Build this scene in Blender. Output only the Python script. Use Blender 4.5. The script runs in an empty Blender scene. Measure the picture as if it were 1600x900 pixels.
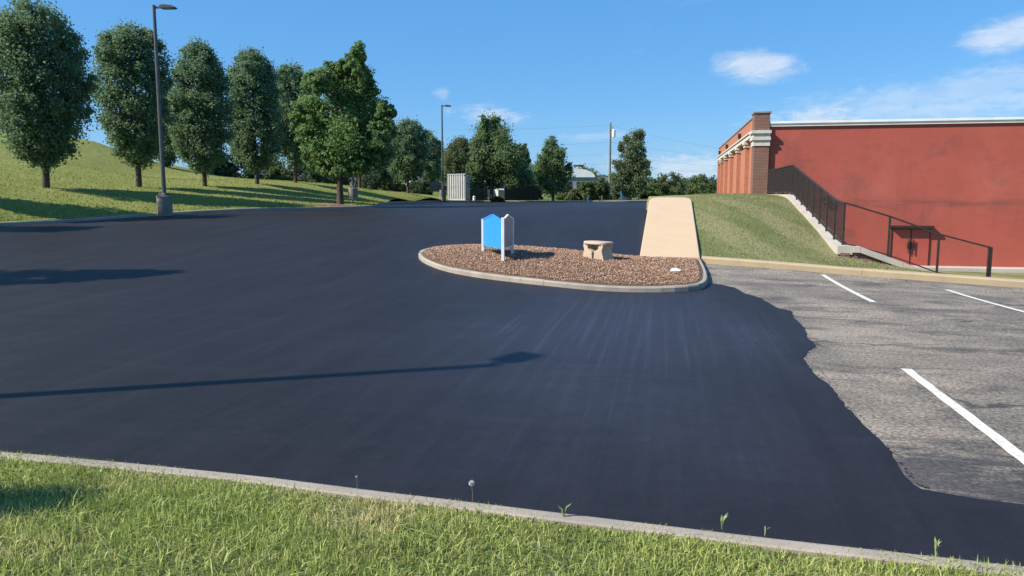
import bpy, bmesh, math, random
import numpy as np
from mathutils import Vector
sc = bpy.context.scene
COL = sc.collection
R = math.radians

# ------------------------------------------------------------------ camera
TH = R(11.46); PITCH = math.atan(147/1200); CP, SP = math.cos(PITCH), math.sin(PITCH)
CAMZ = 2.0
cam = bpy.data.objects.new('camera', bpy.data.cameras.new('camera'))
COL.objects.link(cam)
cam.location = (0, 0, CAMZ)
cam.rotation_euler = (R(90)-PITCH, 0, TH)
cam.data.sensor_width = 36; cam.data.lens = 27.0
cam.data.clip_start = .1; cam.data.clip_end = 6000
sc.camera = cam

# ------------------------------------------------------------------ light
SUN_EL = R(39.5); SUN_H = (0.887, 0.462)          # horizontal direction the light travels
sun = bpy.data.objects.new('sun', bpy.data.lights.new('sun', 'SUN'))
COL.objects.link(sun)
sun.data.energy = 4.9; sun.data.angle = R(.53); sun.data.color = (1.0, .93, .82)
ld = Vector((SUN_H[0]*math.cos(SUN_EL), SUN_H[1]*math.cos(SUN_EL), -math.sin(SUN_EL)))
sun.rotation_euler = ld.to_track_quat('-Z', 'Y').to_euler()
SKY_STRENGTH = .071
sc.view_settings.view_transform = 'Standard'; sc.view_settings.look = 'None'
sc.view_settings.exposure = 0.72; sc.view_settings.gamma = 1.0
sc.cycles.max_bounces = 6; sc.cycles.transparent_max_bounces = 8

def ray(px, py):
    u = (px-800)/1200; v = (450-py)/1200
    X, Y, Z = u, CP+v*SP, -SP+v*CP
    return X*math.cos(TH)-Y*math.sin(TH), X*math.sin(TH)+Y*math.cos(TH), Z, Y
def V(px, py, D):                     # photograph direction + distance -> place in the lot
    e, s, z, Y = ray(px, py); k = D/Y
    return (e*k, s*k, CAMZ+z*k)
def G(px, py, z0):
    e, s, z, Y = ray(px, py); k = (z0-CAMZ)/z
    return (e*k, s*k, z0)

# ------------------------------------------------------------------ node helpers
class NT:
    def __init__(s, tree): s.t = tree; s.n = tree.nodes; s.l = tree.links
    def new(s, typ, **kw):
        n = s.n.new(typ)
        for k, v in kw.items(): setattr(n, k, v)
        return n
    def put(s, sock, val):
        if isinstance(val, bpy.types.NodeSocket): s.l.new(val, sock)
        elif val is not None: sock.default_value = val
    def math(s, op, a, b=None, c=None, clamp=False):
        n = s.new('ShaderNodeMath', operation=op, use_clamp=clamp)
        s.put(n.inputs[0], a)
        if b is not None: s.put(n.inputs[1], b)
        if c is not None: s.put(n.inputs[2], c)
        return n.outputs[0]
    def vmath(s, op, a, b=None):
        n = s.new('ShaderNodeVectorMath', operation=op); s.put(n.inputs[0], a)
        if b is not None: s.put(n.inputs[1], b)
        return n.outputs['Value'] if op in ('DOT_PRODUCT', 'LENGTH') else n.outputs[0]
    def mix(s, f, a, b, blend='MIX'):
        n = s.new('ShaderNodeMix', data_type='RGBA', blend_type=blend)
        s.put(n.inputs[0], f); s.put(n.inputs[6], a); s.put(n.inputs[7], b)
        return n.outputs[2]
    def noise(s, vec, scale, detail=4, rough=.55, dist=0.0):
        n = s.new('ShaderNodeTexNoise'); s.put(n.inputs['Vector'], vec)
        n.inputs['Scale'].default_value = scale; n.inputs['Detail'].default_value = detail
        n.inputs['Roughness'].default_value = rough; n.inputs['Distortion'].default_value = dist
        return n.outputs['Fac']
    def ramp(s, f, lo, hi):
        n = s.new('ShaderNodeMapRange', interpolation_type='SMOOTHSTEP'); s.put(n.inputs[0], f)
        n.inputs[1].default_value = lo; n.inputs[2].default_value = hi
        return n.outputs[0]
    def scale(s, vec, xyz, rot=(0, 0, 0)):
        n = s.new('ShaderNodeMapping'); s.put(n.inputs[0], vec)
        n.inputs['Scale'].default_value = xyz; n.inputs['Rotation'].default_value = rot
        return n.outputs[0]

def rgba(c): return (c[0], c[1], c[2], 1.0)

MATS = {}
def mat(name, rough=.8, spec=.5):
    m = bpy.data.materials.new(name); m.use_nodes = True
    t = NT(m.node_tree); b = t.n['Principled BSDF']
    b.inputs['Roughness'].default_value = rough
    b.inputs['Specular IOR Level'].default_value = spec
    MATS[name] = m
    return m, t, b
def coord(t, which='Object'):
    return t.new('ShaderNodeTexCoord').outputs[which]
def bump(t, b, h, strength=.4, dist=.02):
    n = t.new('ShaderNodeBump'); n.inputs['Strength'].default_value = strength
    n.inputs['Distance'].default_value = dist
    t.put(n.inputs['Height'], h); t.l.new(n.outputs[0], b.inputs['Normal'])
def simple(name, c1, c2=None, scale=6, rough=.8, spec=.4, metal=0, bmp=0, lo=.35, hi=.65, fine=None):
    m, t, b = mat(name, rough, spec)
    b.inputs['Metallic'].default_value = metal
    if c2 is None: c2 = tuple(x*.8 for x in c1)
    v = coord(t)
    f = t.ramp(t.noise(v, scale, 6, .6), lo, hi)
    col = t.mix(f, rgba(c1), rgba(c2))
    if fine:
        g = t.noise(v, fine, 3, .7)
        col = t.mix(.35, col, t.mix(g, (0, 0, 0, 1), (1, 1, 1, 1)), 'OVERLAY')
    t.put(b.inputs['Base Color'], col)
    if bmp: bump(t, b, t.noise(v, fine or scale*6, 4, .6), bmp, .02)
    return m

# ------------------------------------------------------------------ world
w = bpy.data.worlds.new('World'); sc.world = w; w.use_nodes = True
t = NT(w.node_tree); bg = t.n['Background']
sky = t.new('ShaderNodeTexSky', sky_type='NISHITA', sun_disc=False)
sky.sun_elevation = SUN_EL
sky.sun_rotation = math.atan2(-SUN_H[0], -SUN_H[1]) % (2*math.pi)
sky.altitude = 200; sky.air_density = 1.0; sky.dust_density = .25; sky.ozone_density = 2.2
vdir = t.vmath('NORMALIZE', coord(t, 'Generated'))
hsv = t.new('ShaderNodeHueSaturation'); hsv.inputs['Saturation'].default_value = 1.18
t.l.new(sky.outputs[0], hsv.inputs['Color'])
col = t.mix(1.0, hsv.outputs[0], (.86, 1.0, 1.12, 1), 'MULTIPLY')
col = t.mix(.52, col, (1.0, 3.9, 8.6, 1))
n1 = t.noise(vdir, 13, 8, .62, .4); n2 = t.noise(t.scale(vdir, (1, 1, 3.2)), 34, 7, .65, .5)
nmix = t.math('ADD', t.math('MULTIPLY', n1, .5), t.math('MULTIPLY', n2, .5))
mask = None
def cloud(px, py, hw, hh, strength, tilt=0.0, rag=1.5, soft=.9):
    global mask
    e, s, z, _ = ray(px, py)
    d = Vector((e, s, z)).normalized()
    r = d.cross(Vector((0, 0, 1))).normalized(); u = r.cross(d).normalized()
    r2 = r*math.cos(tilt)+u*math.sin(tilt); u2 = u*math.cos(tilt)-r*math.sin(tilt)
    f = d.length
    dz = t.math('MAXIMUM', t.vmath('DOT_PRODUCT', vdir, tuple(d)), .05)
    x = t.math('DIVIDE', t.vmath('DOT_PRODUCT', vdir, tuple(r2)), dz)
    y = t.math('DIVIDE', t.vmath('DOT_PRODUCT', vdir, tuple(u2)), dz)
    x = t.math('MULTIPLY', x, 1200/hw); y = t.math('MULTIPLY', y, 1200/hh)
    q = t.math('SQRT', t.math('ADD', t.math('MULTIPLY', x, x), t.math('MULTIPLY', y, y)))
    q = t.math('ADD', q, t.math('MULTIPLY', t.math('SUBTRACT', nmix, .5), -rag*2.6))
    m_ = t.math('MULTIPLY', t.ramp(q, 1.0+soft*.35, 1.0-soft), strength)
    front = t.math('GREATER_THAN', t.vmath('DOT_PRODUCT', vdir, tuple(d)), .2)
    m_ = t.math('MULTIPLY', m_, front)
    mask = m_ if mask is None else t.math('MAXIMUM', mask, m_)
cloud(1182, 103, 60, 20, .66, -.06, .75, .7)
cloud(1188, 124, 44, 8, .3, 0, 1.2)
cloud(1588, 50, 60, 22, .62, .12, .9, .75)
cloud(775, 180, 62, 15, .42, -.1, 1.9)
cloud(690, 146, 14, 9, .25, 0, 1.5)
cloud(1500, 142, 260, 26, .34, .12, 1.6, 1.0)
cloud(1450, 172, 240, 20, .38, .05, 1.6, 1.0)
cloud(1285, 184, 70, 15, .6, 0, 1.8)
cloud(1075, 262, 120, 22, .5, 0, 1.8)
cloud(950, 212, 60, 7, .25, .05, 1.6)
wisp = t.math('MULTIPLY', t.ramp(t.noise(t.scale(vdir, (1, 1, 4)), 5, 8, .6, .6), .62, .9), .25)
mask = t.math('MAXIMUM', mask, wisp)
cl = t.mix(t.ramp(n2, .3, .7), (6.2, 6.9, 7.9, 1), (7.6, 8.0, 8.5, 1))
col = t.mix(mask, col, cl)
t.put(bg.inputs['Color'], col); bg.inputs['Strength'].default_value = SKY_STRENGTH

# ------------------------------------------------------------------ object helpers
def link(name, me, parent=None):
    o = bpy.data.objects.new(name, me); COL.objects.link(o)
    if parent is not None: o.parent = parent
    return o
def tag(o, label=None, cat=None, group=None, kind=None):
    if label: o['label'] = label
    if cat: o['category'] = cat
    if group: o['group'] = group
    if kind: o['kind'] = kind
    return o
def thing(name, label, cat, loc=(0, 0, 0), rz=0, group=None):
    o = link(name, None); o.location = loc; o.rotation_euler = (0, 0, rz)
    return tag(o, label, cat, group)
def setting(name):
    return tag(link(name, None), kind='structure')
def mesh_np(name, verts, faces, m, parent=None, smooth=False, attr=None):
    verts = np.asarray(verts, np.float32); faces = np.asarray(faces, np.int32)
    nf, k = faces.shape
    me = bpy.data.meshes.new(name)
    me.vertices.add(len(verts)); me.vertices.foreach_set('co', verts.ravel())
    me.loops.add(nf*k); me.loops.foreach_set('vertex_index', faces.ravel())
    me.polygons.add(nf); me.polygons.foreach_set('loop_start', np.arange(0, nf*k, k, dtype=np.int32))
    me.polygons.foreach_set('loop_total', np.full(nf, k, np.int32))
    if smooth: me.polygons.foreach_set('use_smooth', np.ones(nf, bool))
    if attr is not None:
        a = me.attributes.new('tint', 'FLOAT', 'POINT'); a.data.foreach_set('value', np.asarray(attr, np.float32))
    me.update(calc_edges=True)
    me.materials.append(m)
    return link(name, me, parent)

class MB:                                            # collects shapes into one mesh
    def __init__(s): s.v = []; s.f = []
    def add(s, vs, fs):
        o = len(s.v); s.v += [tuple(v) for v in vs]; s.f += [tuple(i+o for i in f) for f in fs]
        return s
    def box(s, x0, x1, y0, y1, z0, z1):
        vs = [(x, y, z) for z in (z0, z1) for y in (y0, y1) for x in (x0, x1)]
        return s.add(vs, [(0, 2, 3, 1), (4, 5, 7, 6), (0, 1, 5, 4), (2, 6, 7, 3), (0, 4, 6, 2), (1, 3, 7, 5)])
    def bar(s, a, b, wd, ht=None, up=(0, 0, 1)):      # square bar from a to b
        ht = ht or wd
        a, b = Vector(a), Vector(b); d = (b-a).normalized(); up = Vector(up)
        if abs(d.dot(up)) > .98: up = Vector((0, 1, 0))
        r = d.cross(up).normalized(); u = r.cross(d).normalized()
        vs = [p+r*i*wd/2+u*j*ht/2 for p in (a, b) for i, j in ((-1, -1), (1, -1), (1, 1), (-1, 1))]
        return s.add(vs, [(3, 2, 1, 0), (4, 5, 6, 7), (0, 1, 5, 4), (1, 2, 6, 5), (2, 3, 7, 6), (3, 0, 4, 7)])
    def tube(s, pts, rad, n=8, cap=True):
        pts = [Vector(p) for p in pts]
        if not isinstance(rad, (list, tuple)): rad = [rad]*len(pts)
        o = len(s.v)
        for i, p in enumerate(pts):
            d = (pts[min(i+1, len(pts)-1)]-pts[max(i-1, 0)]).normalized()
            up = Vector((0, 0, 1)) if abs(d.z) < .9 else Vector((1, 0, 0))
            r = d.cross(up).normalized(); u = r.cross(d)
            for k in range(n):
                a = 2*math.pi*k/n
                s.v.append(tuple(p+(r*math.cos(a)+u*math.sin(a))*rad[i]))
        for i in range(len(pts)-1):
            for k in range(n):
                s.f.append((o+i*n+k, o+i*n+(k+1) % n, o+(i+1)*n+(k+1) % n, o+(i+1)*n+k))
        if cap:
            s.f.append(tuple(o+k for k in reversed(range(n))))
            s.f.append(tuple(o+(len(pts)-1)*n+k for k in range(n)))
        return s
    def prism(s, prof, fn):                           # closed profile of 2D points, fn(p, end) -> 3D
        n = len(prof)
        vs = [fn(p, 0) for p in prof]+[fn(p, 1) for p in prof]
        return s.add(vs, [tuple(range(n))[::-1], tuple(range(n, 2*n))]+[(i, (i+1) % n, n+(i+1) % n, n+i) for i in range(n)])
    def lathe(s, c, prof, n=20):                      # prof: list of (radius, z)
        o = len(s.v)
        for r_, z in prof:
            for k in range(n):
                a = 2*math.pi*k/n; s.v.append((c[0]+r_*math.cos(a), c[1]+r_*math.sin(a), c[2]+z))
        for i in range(len(prof)-1):
            for k in range(n):
                s.f.append((o+i*n+k, o+i*n+(k+1) % n, o+(i+1)*n+(k+1) % n, o+(i+1)*n+k))
        s.f.append(tuple(o+k for k in reversed(range(n)))); s.f.append(tuple(o+(len(prof)-1)*n+k for k in range(n)))
        return s
    def build(s, name, m, parent=None, bevel=0, smooth=False):
        me = bpy.data.meshes.new(name); me.from_pydata(s.v, [], s.f); me.update()
        bm = bmesh.new(); bm.from_mesh(me)
        bmesh.ops.recalc_face_normals(bm, faces=bm.faces)
        if bevel: bmesh.ops.bevel(bm, geom=list(bm.edges), offset=bevel, segments=1, affect='EDGES', clamp_overlap=True)
        bm.to_mesh(me); bm.free()
        if smooth:
            for p in me.polygons: p.use_smooth = True
        me.materials.append(m)
        return link(name, me, parent)

class Surf:                                           # smooth height surface through given points
    def __init__(s, pts, c=1.0):
        p = np.array(pts, float); s.p = p[:, :2]; s.c = c; n = len(p)
        A = np.zeros((n+3, n+3)); A[:n, :n] = s.k(s.p, s.p)+np.eye(n)*1e-6
        P = np.c_[np.ones(n), s.p]; A[:n, n:] = P; A[n:, :n] = P.T
        s.w = np.linalg.solve(A, np.r_[p[:, 2], 0, 0, 0])
    def k(s, a, b): return -np.sqrt(((a[:, None]-b[None])**2).sum(-1)+s.c**2)
    def __call__(s, x, y):
        x, y = np.broadcast_arrays(np.asarray(x, float), np.asarray(y, float)); sh = x.shape
        q = np.c_[x.ravel(), y.ravel()]
        return (s.k(q, s.p)@s.w[:-3]+np.c_[np.ones(len(q)), q]@s.w[-3:]).reshape(sh)
def lerp(a, b, f): return a+(b-a)*f
def grid_faces(nr, nc):
    i = np.arange(nr-1)[:, None]*nc+np.arange(nc-1)[None]
    return np.stack([i, i+1, i+nc+1, i+nc], -1).reshape(-1, 4)
def sheet(name, X, Y, Z, m, kind='structure', smooth=True):
    o = mesh_np(name, np.stack([X, Y, Z], -1).reshape(-1, 3), grid_faces(*X.shape), m, smooth=smooth)
    return tag(o, kind=kind)

# ------------------------------------------------------------------ materials
# old grey asphalt with cracks, worn streaks and a dark mottled patch
m, t, b = mat('old_asphalt', .85, .35)
v = coord(t)
f1 = t.noise(v, .55, 6, .6, .3); f2 = t.noise(t.scale(v, (.5, 1.3, 1), (0, 0, R(8))), 1.1, 7, .68, .8); f3 = t.noise(v, 90, 2, .6)
c = t.mix(t.ramp(f1, .35, .65), (.265, .222, .174, 1), (.148, .126, .103, 1))
c = t.mix(t.math('MULTIPLY', t.ramp(f2, .47, .66), .75), c, (.062, .056, .051, 1))
f5 = t.noise(t.scale(v, (1, 1.7, 1), (0, 0, R(-6))), 2.3, 8, .75, .5)
c = t.mix(t.math('MULTIPLY', t.ramp(f5, .5, .7), .45), c, (.09, .08, .071, 1))
f6 = t.noise(v, 26, 5, .75)
c = t.mix(.85, c, t.mix(t.ramp(f6, .25, .75), (.0, .0, .0, 1), (1, 1, 1, 1)), 'OVERLAY')
c = t.mix(.5, c, t.mix(f3, (.05, .05, .05, 1), (.95, .95, .95, 1)), 'OVERLAY')
vor = t.new('ShaderNodeTexVoronoi', feature='DISTANCE_TO_EDGE'); vor.inputs['Scale'].default_value = .33
dv = t.vmath('ADD', v, t.vmath('SCALE', t.new('ShaderNodeTexNoise').outputs['Color'])) if False else v
nn = t.new('ShaderNodeTexNoise'); nn.inputs['Scale'].default_value = 1.3; nn.inputs['Detail'].default_value = 6
t.l.new(v, nn.inputs['Vector'])
t.l.new(t.vmath('ADD', v, nn.outputs['Color']), vor.inputs['Vector'])
crack = t.math('MULTIPLY', t.ramp(vor.outputs[0], .013, .004), t.ramp(t.noise(v, .4, 2), .48, .6))
c = t.mix(t.math('MULTIPLY', crack, .75), c, (.03, .03, .032, 1))
# dark mottled patch at the near right
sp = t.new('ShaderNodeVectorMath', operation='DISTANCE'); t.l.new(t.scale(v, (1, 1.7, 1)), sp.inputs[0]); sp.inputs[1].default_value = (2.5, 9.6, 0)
dark_patch = t.math('ADD', t.math('MULTIPLY', sp.outputs['Value'], -.30), t.math('ADD', .86, t.math('MULTIPLY', t.math('SUBTRACT', t.noise(t.scale(v, (.9, 2.4, 1), (0, 0, R(-14))), 1.6, 9, .75, .9), .5), 3.0)))
c = t.mix(t.math('MULTIPLY', t.ramp(dark_patch, .35, .75), .75), c, (.032, .032, .037, 1))
t.put(b.inputs['Base Color'], c); bump(t, b, f3, .5, .01)
# freshly sealed asphalt
m, t, b = mat('sealer', .5, .26)
v = coord(t)
g1 = t.noise(t.scale(v, (2.4, .22, 1), (0, 0, R(1))), 1.0, 7, .68, .5)
g2 = t.noise(t.scale(v, (.22, 2.4, 1)), 1.0, 6, .6, .3); g3 = t.noise(v, 140, 2, .6); g4 = t.noise(v, .25, 4, .6)
g5 = t.noise(t.scale(v, (9, .14, 1)), 1.0, 4, .7, .2); g6 = t.noise(t.scale(v, (.5, 9, 1)), 1.0, 5, .7, .4); g7 = t.noise(v, 7, 6, .75)
c = t.mix(t.ramp(g1, .35, .8), (.0118, .0098, .0108, 1), (.0192, .0168, .0198, 1))
c = t.mix(t.math('MULTIPLY', t.ramp(g2, .5, .75), .4), c, (.020, .0192, .025, 1))
c = t.mix(t.math('MULTIPLY', t.ramp(g4, .45, .7), .3), c, (.021, .0202, .027, 1))
# bluish sheen over the middle painted into the sealer colour, broken by squeegee lines
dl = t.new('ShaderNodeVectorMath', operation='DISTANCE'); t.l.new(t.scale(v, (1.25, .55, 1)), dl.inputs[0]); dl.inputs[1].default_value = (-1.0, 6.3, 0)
sheen_mask = t.math('ADD', t.math('MULTIPLY', dl.outputs['Value'], -.19), t.math('ADD', .85, t.math('MULTIPLY', t.math('SUBTRACT', g4, .5), 1.2)))
sheen_mask = t.ramp(sheen_mask, .0, .8)
sheen_fac = t.math('MULTIPLY', sheen_mask, t.math('ADD', .35, t.math('ADD', t.math('MULTIPLY', t.ramp(g5, .46, .72), .45), t.math('MULTIPLY', t.ramp(g6, .52, .72), .3))))
c = t.mix(t.math('MULTIPLY', sheen_fac, .95), c, (.042, .048, .076, 1))
c = t.mix(.45, c, t.mix(g7, (.0, .0, .0, 1), (1, 1, 1, 1)), 'OVERLAY')
c = t.mix(.4, c, t.mix(g3, (.0, .0, .0, 1), (1, 1, 1, 1)), 'OVERLAY')
t.put(b.inputs['Base Color'], c)
t.put(b.inputs['Roughness'], t.math('ADD', .40, t.math('ADD', t.math('MULTIPLY', g4, .18), t.math('MULTIPLY', g7, .14))))
bump(t, b, t.math('ADD', g3, t.math('ADD', t.math('MULTIPLY', g6, .3), t.math('MULTIPLY', g5, .3))), .4, .008)

def concrete(name, c1, c2, c3, rough=.85):
    m, t, b = mat(name, rough, .3); v = coord(t)
    c = t.mix(t.ramp(t.noise(v, 1.6, 6, .6), .35, .68), rgba(c1), rgba(c2))
    c = t.mix(t.math('MULTIPLY', t.ramp(t.noise(v, 7, 6, .7, .5), .56, .75), .6), c, rgba(c3))
    n3 = t.noise(v, 120, 2, .6)
    c = t.mix(.25, c, t.mix(n3, (.1, .1, .1, 1), (.9, .9, .9, 1)), 'OVERLAY')
    t.put(b.inputs['Base Color'], c); bump(t, b, n3, .3, .006); return m
concrete('concrete', (.35, .30, .245), (.27, .235, .195), (.13, .11, .09))
concrete('aged_concrete', (.25, .215, .18), (.17, .15, .13), (.09, .08, .07))
concrete('tan_kerb', (.44, .335, .20), (.38, .295, .185), (.28, .21, .13))
concrete('peach_path', (.535, .39, .25), (.51, .37, .235), (.45, .32, .20))
concrete('pale_stone', (.48, .43, .37), (.41, .37, .315), (.27, .24, .20))
concrete('bench_stone', (.47, .375, .27), (.39, .31, .23), (.25, .20, .145))
concrete('soil', (.10, .065, .04), (.14, .09, .055), (.05, .033, .022), .95)

def turf(name, c1, c2, c3, sc1=.5, stripe=None):
    m, t, b = mat(name, .9, .15); v = coord(t)
    c = t.mix(t.ramp(t.noise(v, sc1, 6, .6, .4), .35, .66), rgba(c1), rgba(c2))
    c = t.mix(t.math('MULTIPLY', t.ramp(t.noise(v, sc1*3.3, 6, .65), .55, .75), .7), c, rgba(c3))
    if stripe:
        wv = t.math('SINE', t.math('ADD', t.math('MULTIPLY', t.vmath('DOT_PRODUCT', v, stripe), 1.0), t.math('MULTIPLY', t.noise(v, .5, 2), 2.0)))
        c = t.mix(t.math('MULTIPLY', t.ramp(wv, -.3, .5), .65), c, rgba(c3))
    n3 = t.noise(v, 16, 4, .7)
    c = t.mix(.6, c, t.mix(n3, (.05, .05, .05, 1), (.95, .95, .95, 1)), 'OVERLAY')
    t.put(b.inputs['Base Color'], c); bump(t, b, n3, .8, .06); return m
turf('bank_turf', (.18, .20, .048), (.22, .235, .065), (.28, .26, .095), .22)
turf('hill_turf', (.14, .16, .055), (.20, .20, .085), (.29, .255, .13), .5, (2.2, .9, 0))
turf('far_turf', (.09, .14, .035), (.13, .17, .045), (.17, .17, .06), .05)
turf('near_soil', (.10, .12, .035), (.13, .13, .05), (.17, .13, .07), 1.2)

def blades(name, c_green, c_light, c_dry):
    m, t, b = mat(name, .55, .3)
    a = t.new('ShaderNodeAttribute', attribute_name='tint').outputs['Fac']
    rnd = t.new('ShaderNodeNewGeometry').outputs['Random Per Island']
    c = t.mix(t.ramp(rnd, 0, 1), rgba(c_green), rgba(c_light))
    c = t.mix(t.ramp(a, .45, .95), c, rgba(c_dry))
    pv = t.noise(coord(t), 1.7, 5, .65)
    c = t.mix(t.math('MULTIPLY', t.ramp(pv, .5, .7), .55), c, (c_green[0]*.5, c_green[1]*.62, c_green[2]*.6, 1))
    t.put(b.inputs['Base Color'], c)
    tr = t.new('ShaderNodeBsdfTranslucent'); t.put(tr.inputs['Color'], t.mix(.4, c, (.3, .4, .05, 1)))
    mx = t.new('ShaderNodeMixShader'); mx.inputs[0].default_value = .3
    t.l.new(b.outputs[0], mx.inputs[1]); t.l.new(tr.outputs[0], mx.inputs[2])
    t.l.new(mx.outputs[0], t.n['Material Output'].inputs['Surface']); return m
blades('lawn_blades', (.22, .28, .06), (.50, .54, .18), (.62, .52, .27))
blades('hill_blades', (.15, .17, .055), (.25, .245, .10), (.36, .31, .16))
blades('bank_blades', (.18, .21, .045), (.27, .28, .08), (.35, .32, .13))

def leaves(name, c1, c2, c3, trans=.5):
    m, t, b = mat(name, .65, .18)
    rnd = t.new('ShaderNodeNewGeometry').outputs['Random Per Island']
    v = coord(t)
    c = t.mix(t.ramp(rnd, 0, 1), rgba(c1), rgba(c2))
    c = t.mix(t.math('MULTIPLY', t.ramp(t.noise(v, .9, 3), .5, .7), .5), c, rgba(c3))
    t.put(b.inputs['Base Color'], c)
    tr = t.new('ShaderNodeBsdfTranslucent'); t.put(tr.inputs['Color'], c)
    mx = t.new('ShaderNodeMixShader'); mx.inputs[0].default_value = trans
    t.l.new(b.outputs[0], mx.inputs[1]); t.l.new(tr.outputs[0], mx.inputs[2])
    t.l.new(mx.outputs[0], t.n['Material Output'].inputs['Surface']); return m
leaves('pear_leaves', (0.135, 0.21, 0.11), (0.19, 0.275, 0.145), (0.16, 0.245, 0.14))
leaves('maple_leaves', (0.125, 0.215, 0.075), (0.205, 0.31, 0.105), (0.16, 0.26, 0.09))
leaves('oak_leaves', (0.14, 0.215, 0.095), (0.2, 0.28, 0.12), (0.175, 0.245, 0.1))
leaves('willow_leaves', (.10, .13, .055), (.15, .18, .08), (.12, .15, .06))
leaves('poplar_leaves', (0.145, 0.195, 0.105), (0.21, 0.26, 0.135), (0.185, 0.23, 0.115))
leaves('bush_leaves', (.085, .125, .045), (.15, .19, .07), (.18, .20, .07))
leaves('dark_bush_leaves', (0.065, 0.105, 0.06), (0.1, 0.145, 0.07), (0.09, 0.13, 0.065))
simple('bark', (.10, .075, .055), (.06, .045, .035), 9, .9, .2, bmp=.8)

def masonry(name, c1, c2, mortar, bw, bh, ms, stain=None, contrast=1.0, rough=.85, bmp=.35):
    m, t, b = mat(name, rough, .3); v = coord(t)
    sx = t.new('ShaderNodeSeparateXYZ'); t.l.new(v, sx.inputs[0])
    cb = t.new('ShaderNodeCombineXYZ'); t.put(cb.inputs[0], t.math('ADD', sx.outputs[0], sx.outputs[1])); t.put(cb.inputs[1], sx.outputs[2])
    br = t.new('ShaderNodeTexBrick'); t.l.new(cb.outputs[0], br.inputs['Vector'])
    br.inputs['Color1'].default_value = rgba(c1); br.inputs['Color2'].default_value = rgba(c2); br.inputs['Mortar'].default_value = rgba(mortar)
    br.inputs['Scale'].default_value = 1.0; br.inputs['Brick Width'].default_value = bw; br.inputs['Row Height'].default_value = bh; br.inputs['Mortar Size'].default_value = ms
    c = br.outputs['Color']
    cl = t.noise(v, .5, 5, .6)
    c = t.mix(.22, c, t.mix(cl, (.1, .1, .1, 1), (.9, .9, .9, 1)), 'OVERLAY')
    if stain:
        st = t.noise(t.scale(v, (.55, .55, .8)), .75, 8, .74, .35)
        run = t.noise(t.scale(v, (2.2, 2.2, .22)), 1.0, 6, .7)
        band = t.ramp(t.math('ABSOLUTE', t.math('SUBTRACT', sx.outputs[2], 1.55)), .35, .02)
        k = t.math('ADD', t.math('MULTIPLY', t.ramp(st, .5, .68), .6), t.math('MULTIPLY', t.ramp(run, .52, .74), .32))
        k = t.math('ADD', k, t.math('MULTIPLY', t.math('MULTIPLY', band, t.ramp(t.noise(t.scale(v, (.4, .4, 3)), 1.6, 6, .7), .38, .58)), .8), clamp=True)
        c = t.mix(k, c, rgba(stain))
        lt = t.ramp(t.noise(v, .32, 5, .6), .5, .8)
        c = t.mix(t.math('MULTIPLY', lt, .25), c, (.55, .20, .16, 1))
    t.put(b.inputs['Base Color'], c)
    bump(t, b, t.math('SUBTRACT', 1.0, br.outputs['Fac']), bmp, .008); return m
masonry('red_painted_brick', (.385, .089, .064), (.372, .085, .061), (.362, .083, .060), .4, .135, .010, (.21, .07, .055), bmp=.12)
masonry('brown_brick', (.20, .075, .05), (.13, .055, .04), (.22, .16, .125), .22, .075, .012)
masonry('orange_brick', (.42, .15, .085), (.34, .115, .065), (.36, .2, .14), .22, .075, .010)
simple('red_mulch', (.27, .14, .10), (.19, .10, .07), 14, .95, .1, bmp=.9, fine=60)
simple('stone_trim', (.56, .52, .46), (.46, .42, .37), 1.5, .8, .3, fine=30)
simple('white_trim', (.80, .78, .74), (.72, .70, .66), 1.2, .5, .5)
simple('cap_metal', (.24, .22, .21), (.18, .165, .16), 2, .6, .4)
simple('red_door_paint', (.40, .085, .06), (.36, .075, .055), 2, .5, .4)
simple('brown_metal', (.028, .019, .017), (.038, .025, .021), 8, .5, .4)
simple('fence_black', (.030, .021, .019), (.042, .030, .026), 8, .5, .4)
simple('pole_bronze', (.075, .075, .08), (.10, .10, .10), 6, .5, .4)
simple('lens', (.35, .36, .36), None, 8, .3, .5)
simple('sign_blue', (.032, .255, .74), (.028, .24, .70), 2, .42, .4)
simple('sign_back', (.34, .30, .29), (.27, .24, .235), 6, .6, .3, fine=40)
simple('sign_white', (.78, .77, .74), (.70, .69, .66), 6, .45, .4)
simple('white_paint', (.64, .61, .55), (.36, .33, .29), 22, .7, .3, lo=.5, hi=.72)
simple('wood_pole', (.27, .235, .19), (.21, .18, .145), 7, .9, .2)
simple('grey_metal', (.42, .44, .45), (.35, .37, .38), 5, .5, .5)
simple('container_paint', (.44, .43, .42), (.36, .355, .35), 2, .6, .4)
simple('screen_dark', (.026, .028, .030), (.038, .04, .042), 3, .8, .2)
simple('bin_blue', (.03, .13, .26), (.025, .11, .22), 4, .5, .4)
simple('paper', (.8, .78, .75), (.7, .68, .66), 9, .8, .2)
simple('rubber', (.015, .015, .016), None, 9, .8, .2)
simple('grey_building', (.27, .28, .28), (.22, .23, .235), .4, .8, .3)
simple('roof_white', (.80, .79, .78), (.74, .73, .72), .3, .6, .3)
simple('car_white', (.5, .5, .5), (.46, .46, .46), 2, .25, .5)
simple('car_dark', (.018, .02, .024), (.022, .024, .028), 2, .2, .5)
simple('car_silver', (.42, .43, .44), (.38, .39, .40), 2, .25, .5, metal=.4)
simple('car_glass', (.012, .015, .018), None, 2, .05, .6)
simple('chrome', (.6, .6, .6), None, 4, .25, .5, metal=.8)
simple('stem_green', (.16, .17, .07), (.2, .13, .08), 30, .6, .3)
simple('seed_fluff', (.72, .72, .70), (.6, .6, .58), 60, .9, .1)
simple('weed_leaf', (.16, .23, .09), (.24, .30, .13), 20, .5, .3)
m, t, b = mat('chips', .9, .2)
rnd = t.new('ShaderNodeNewGeometry').outputs['Random Per Island']
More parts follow.
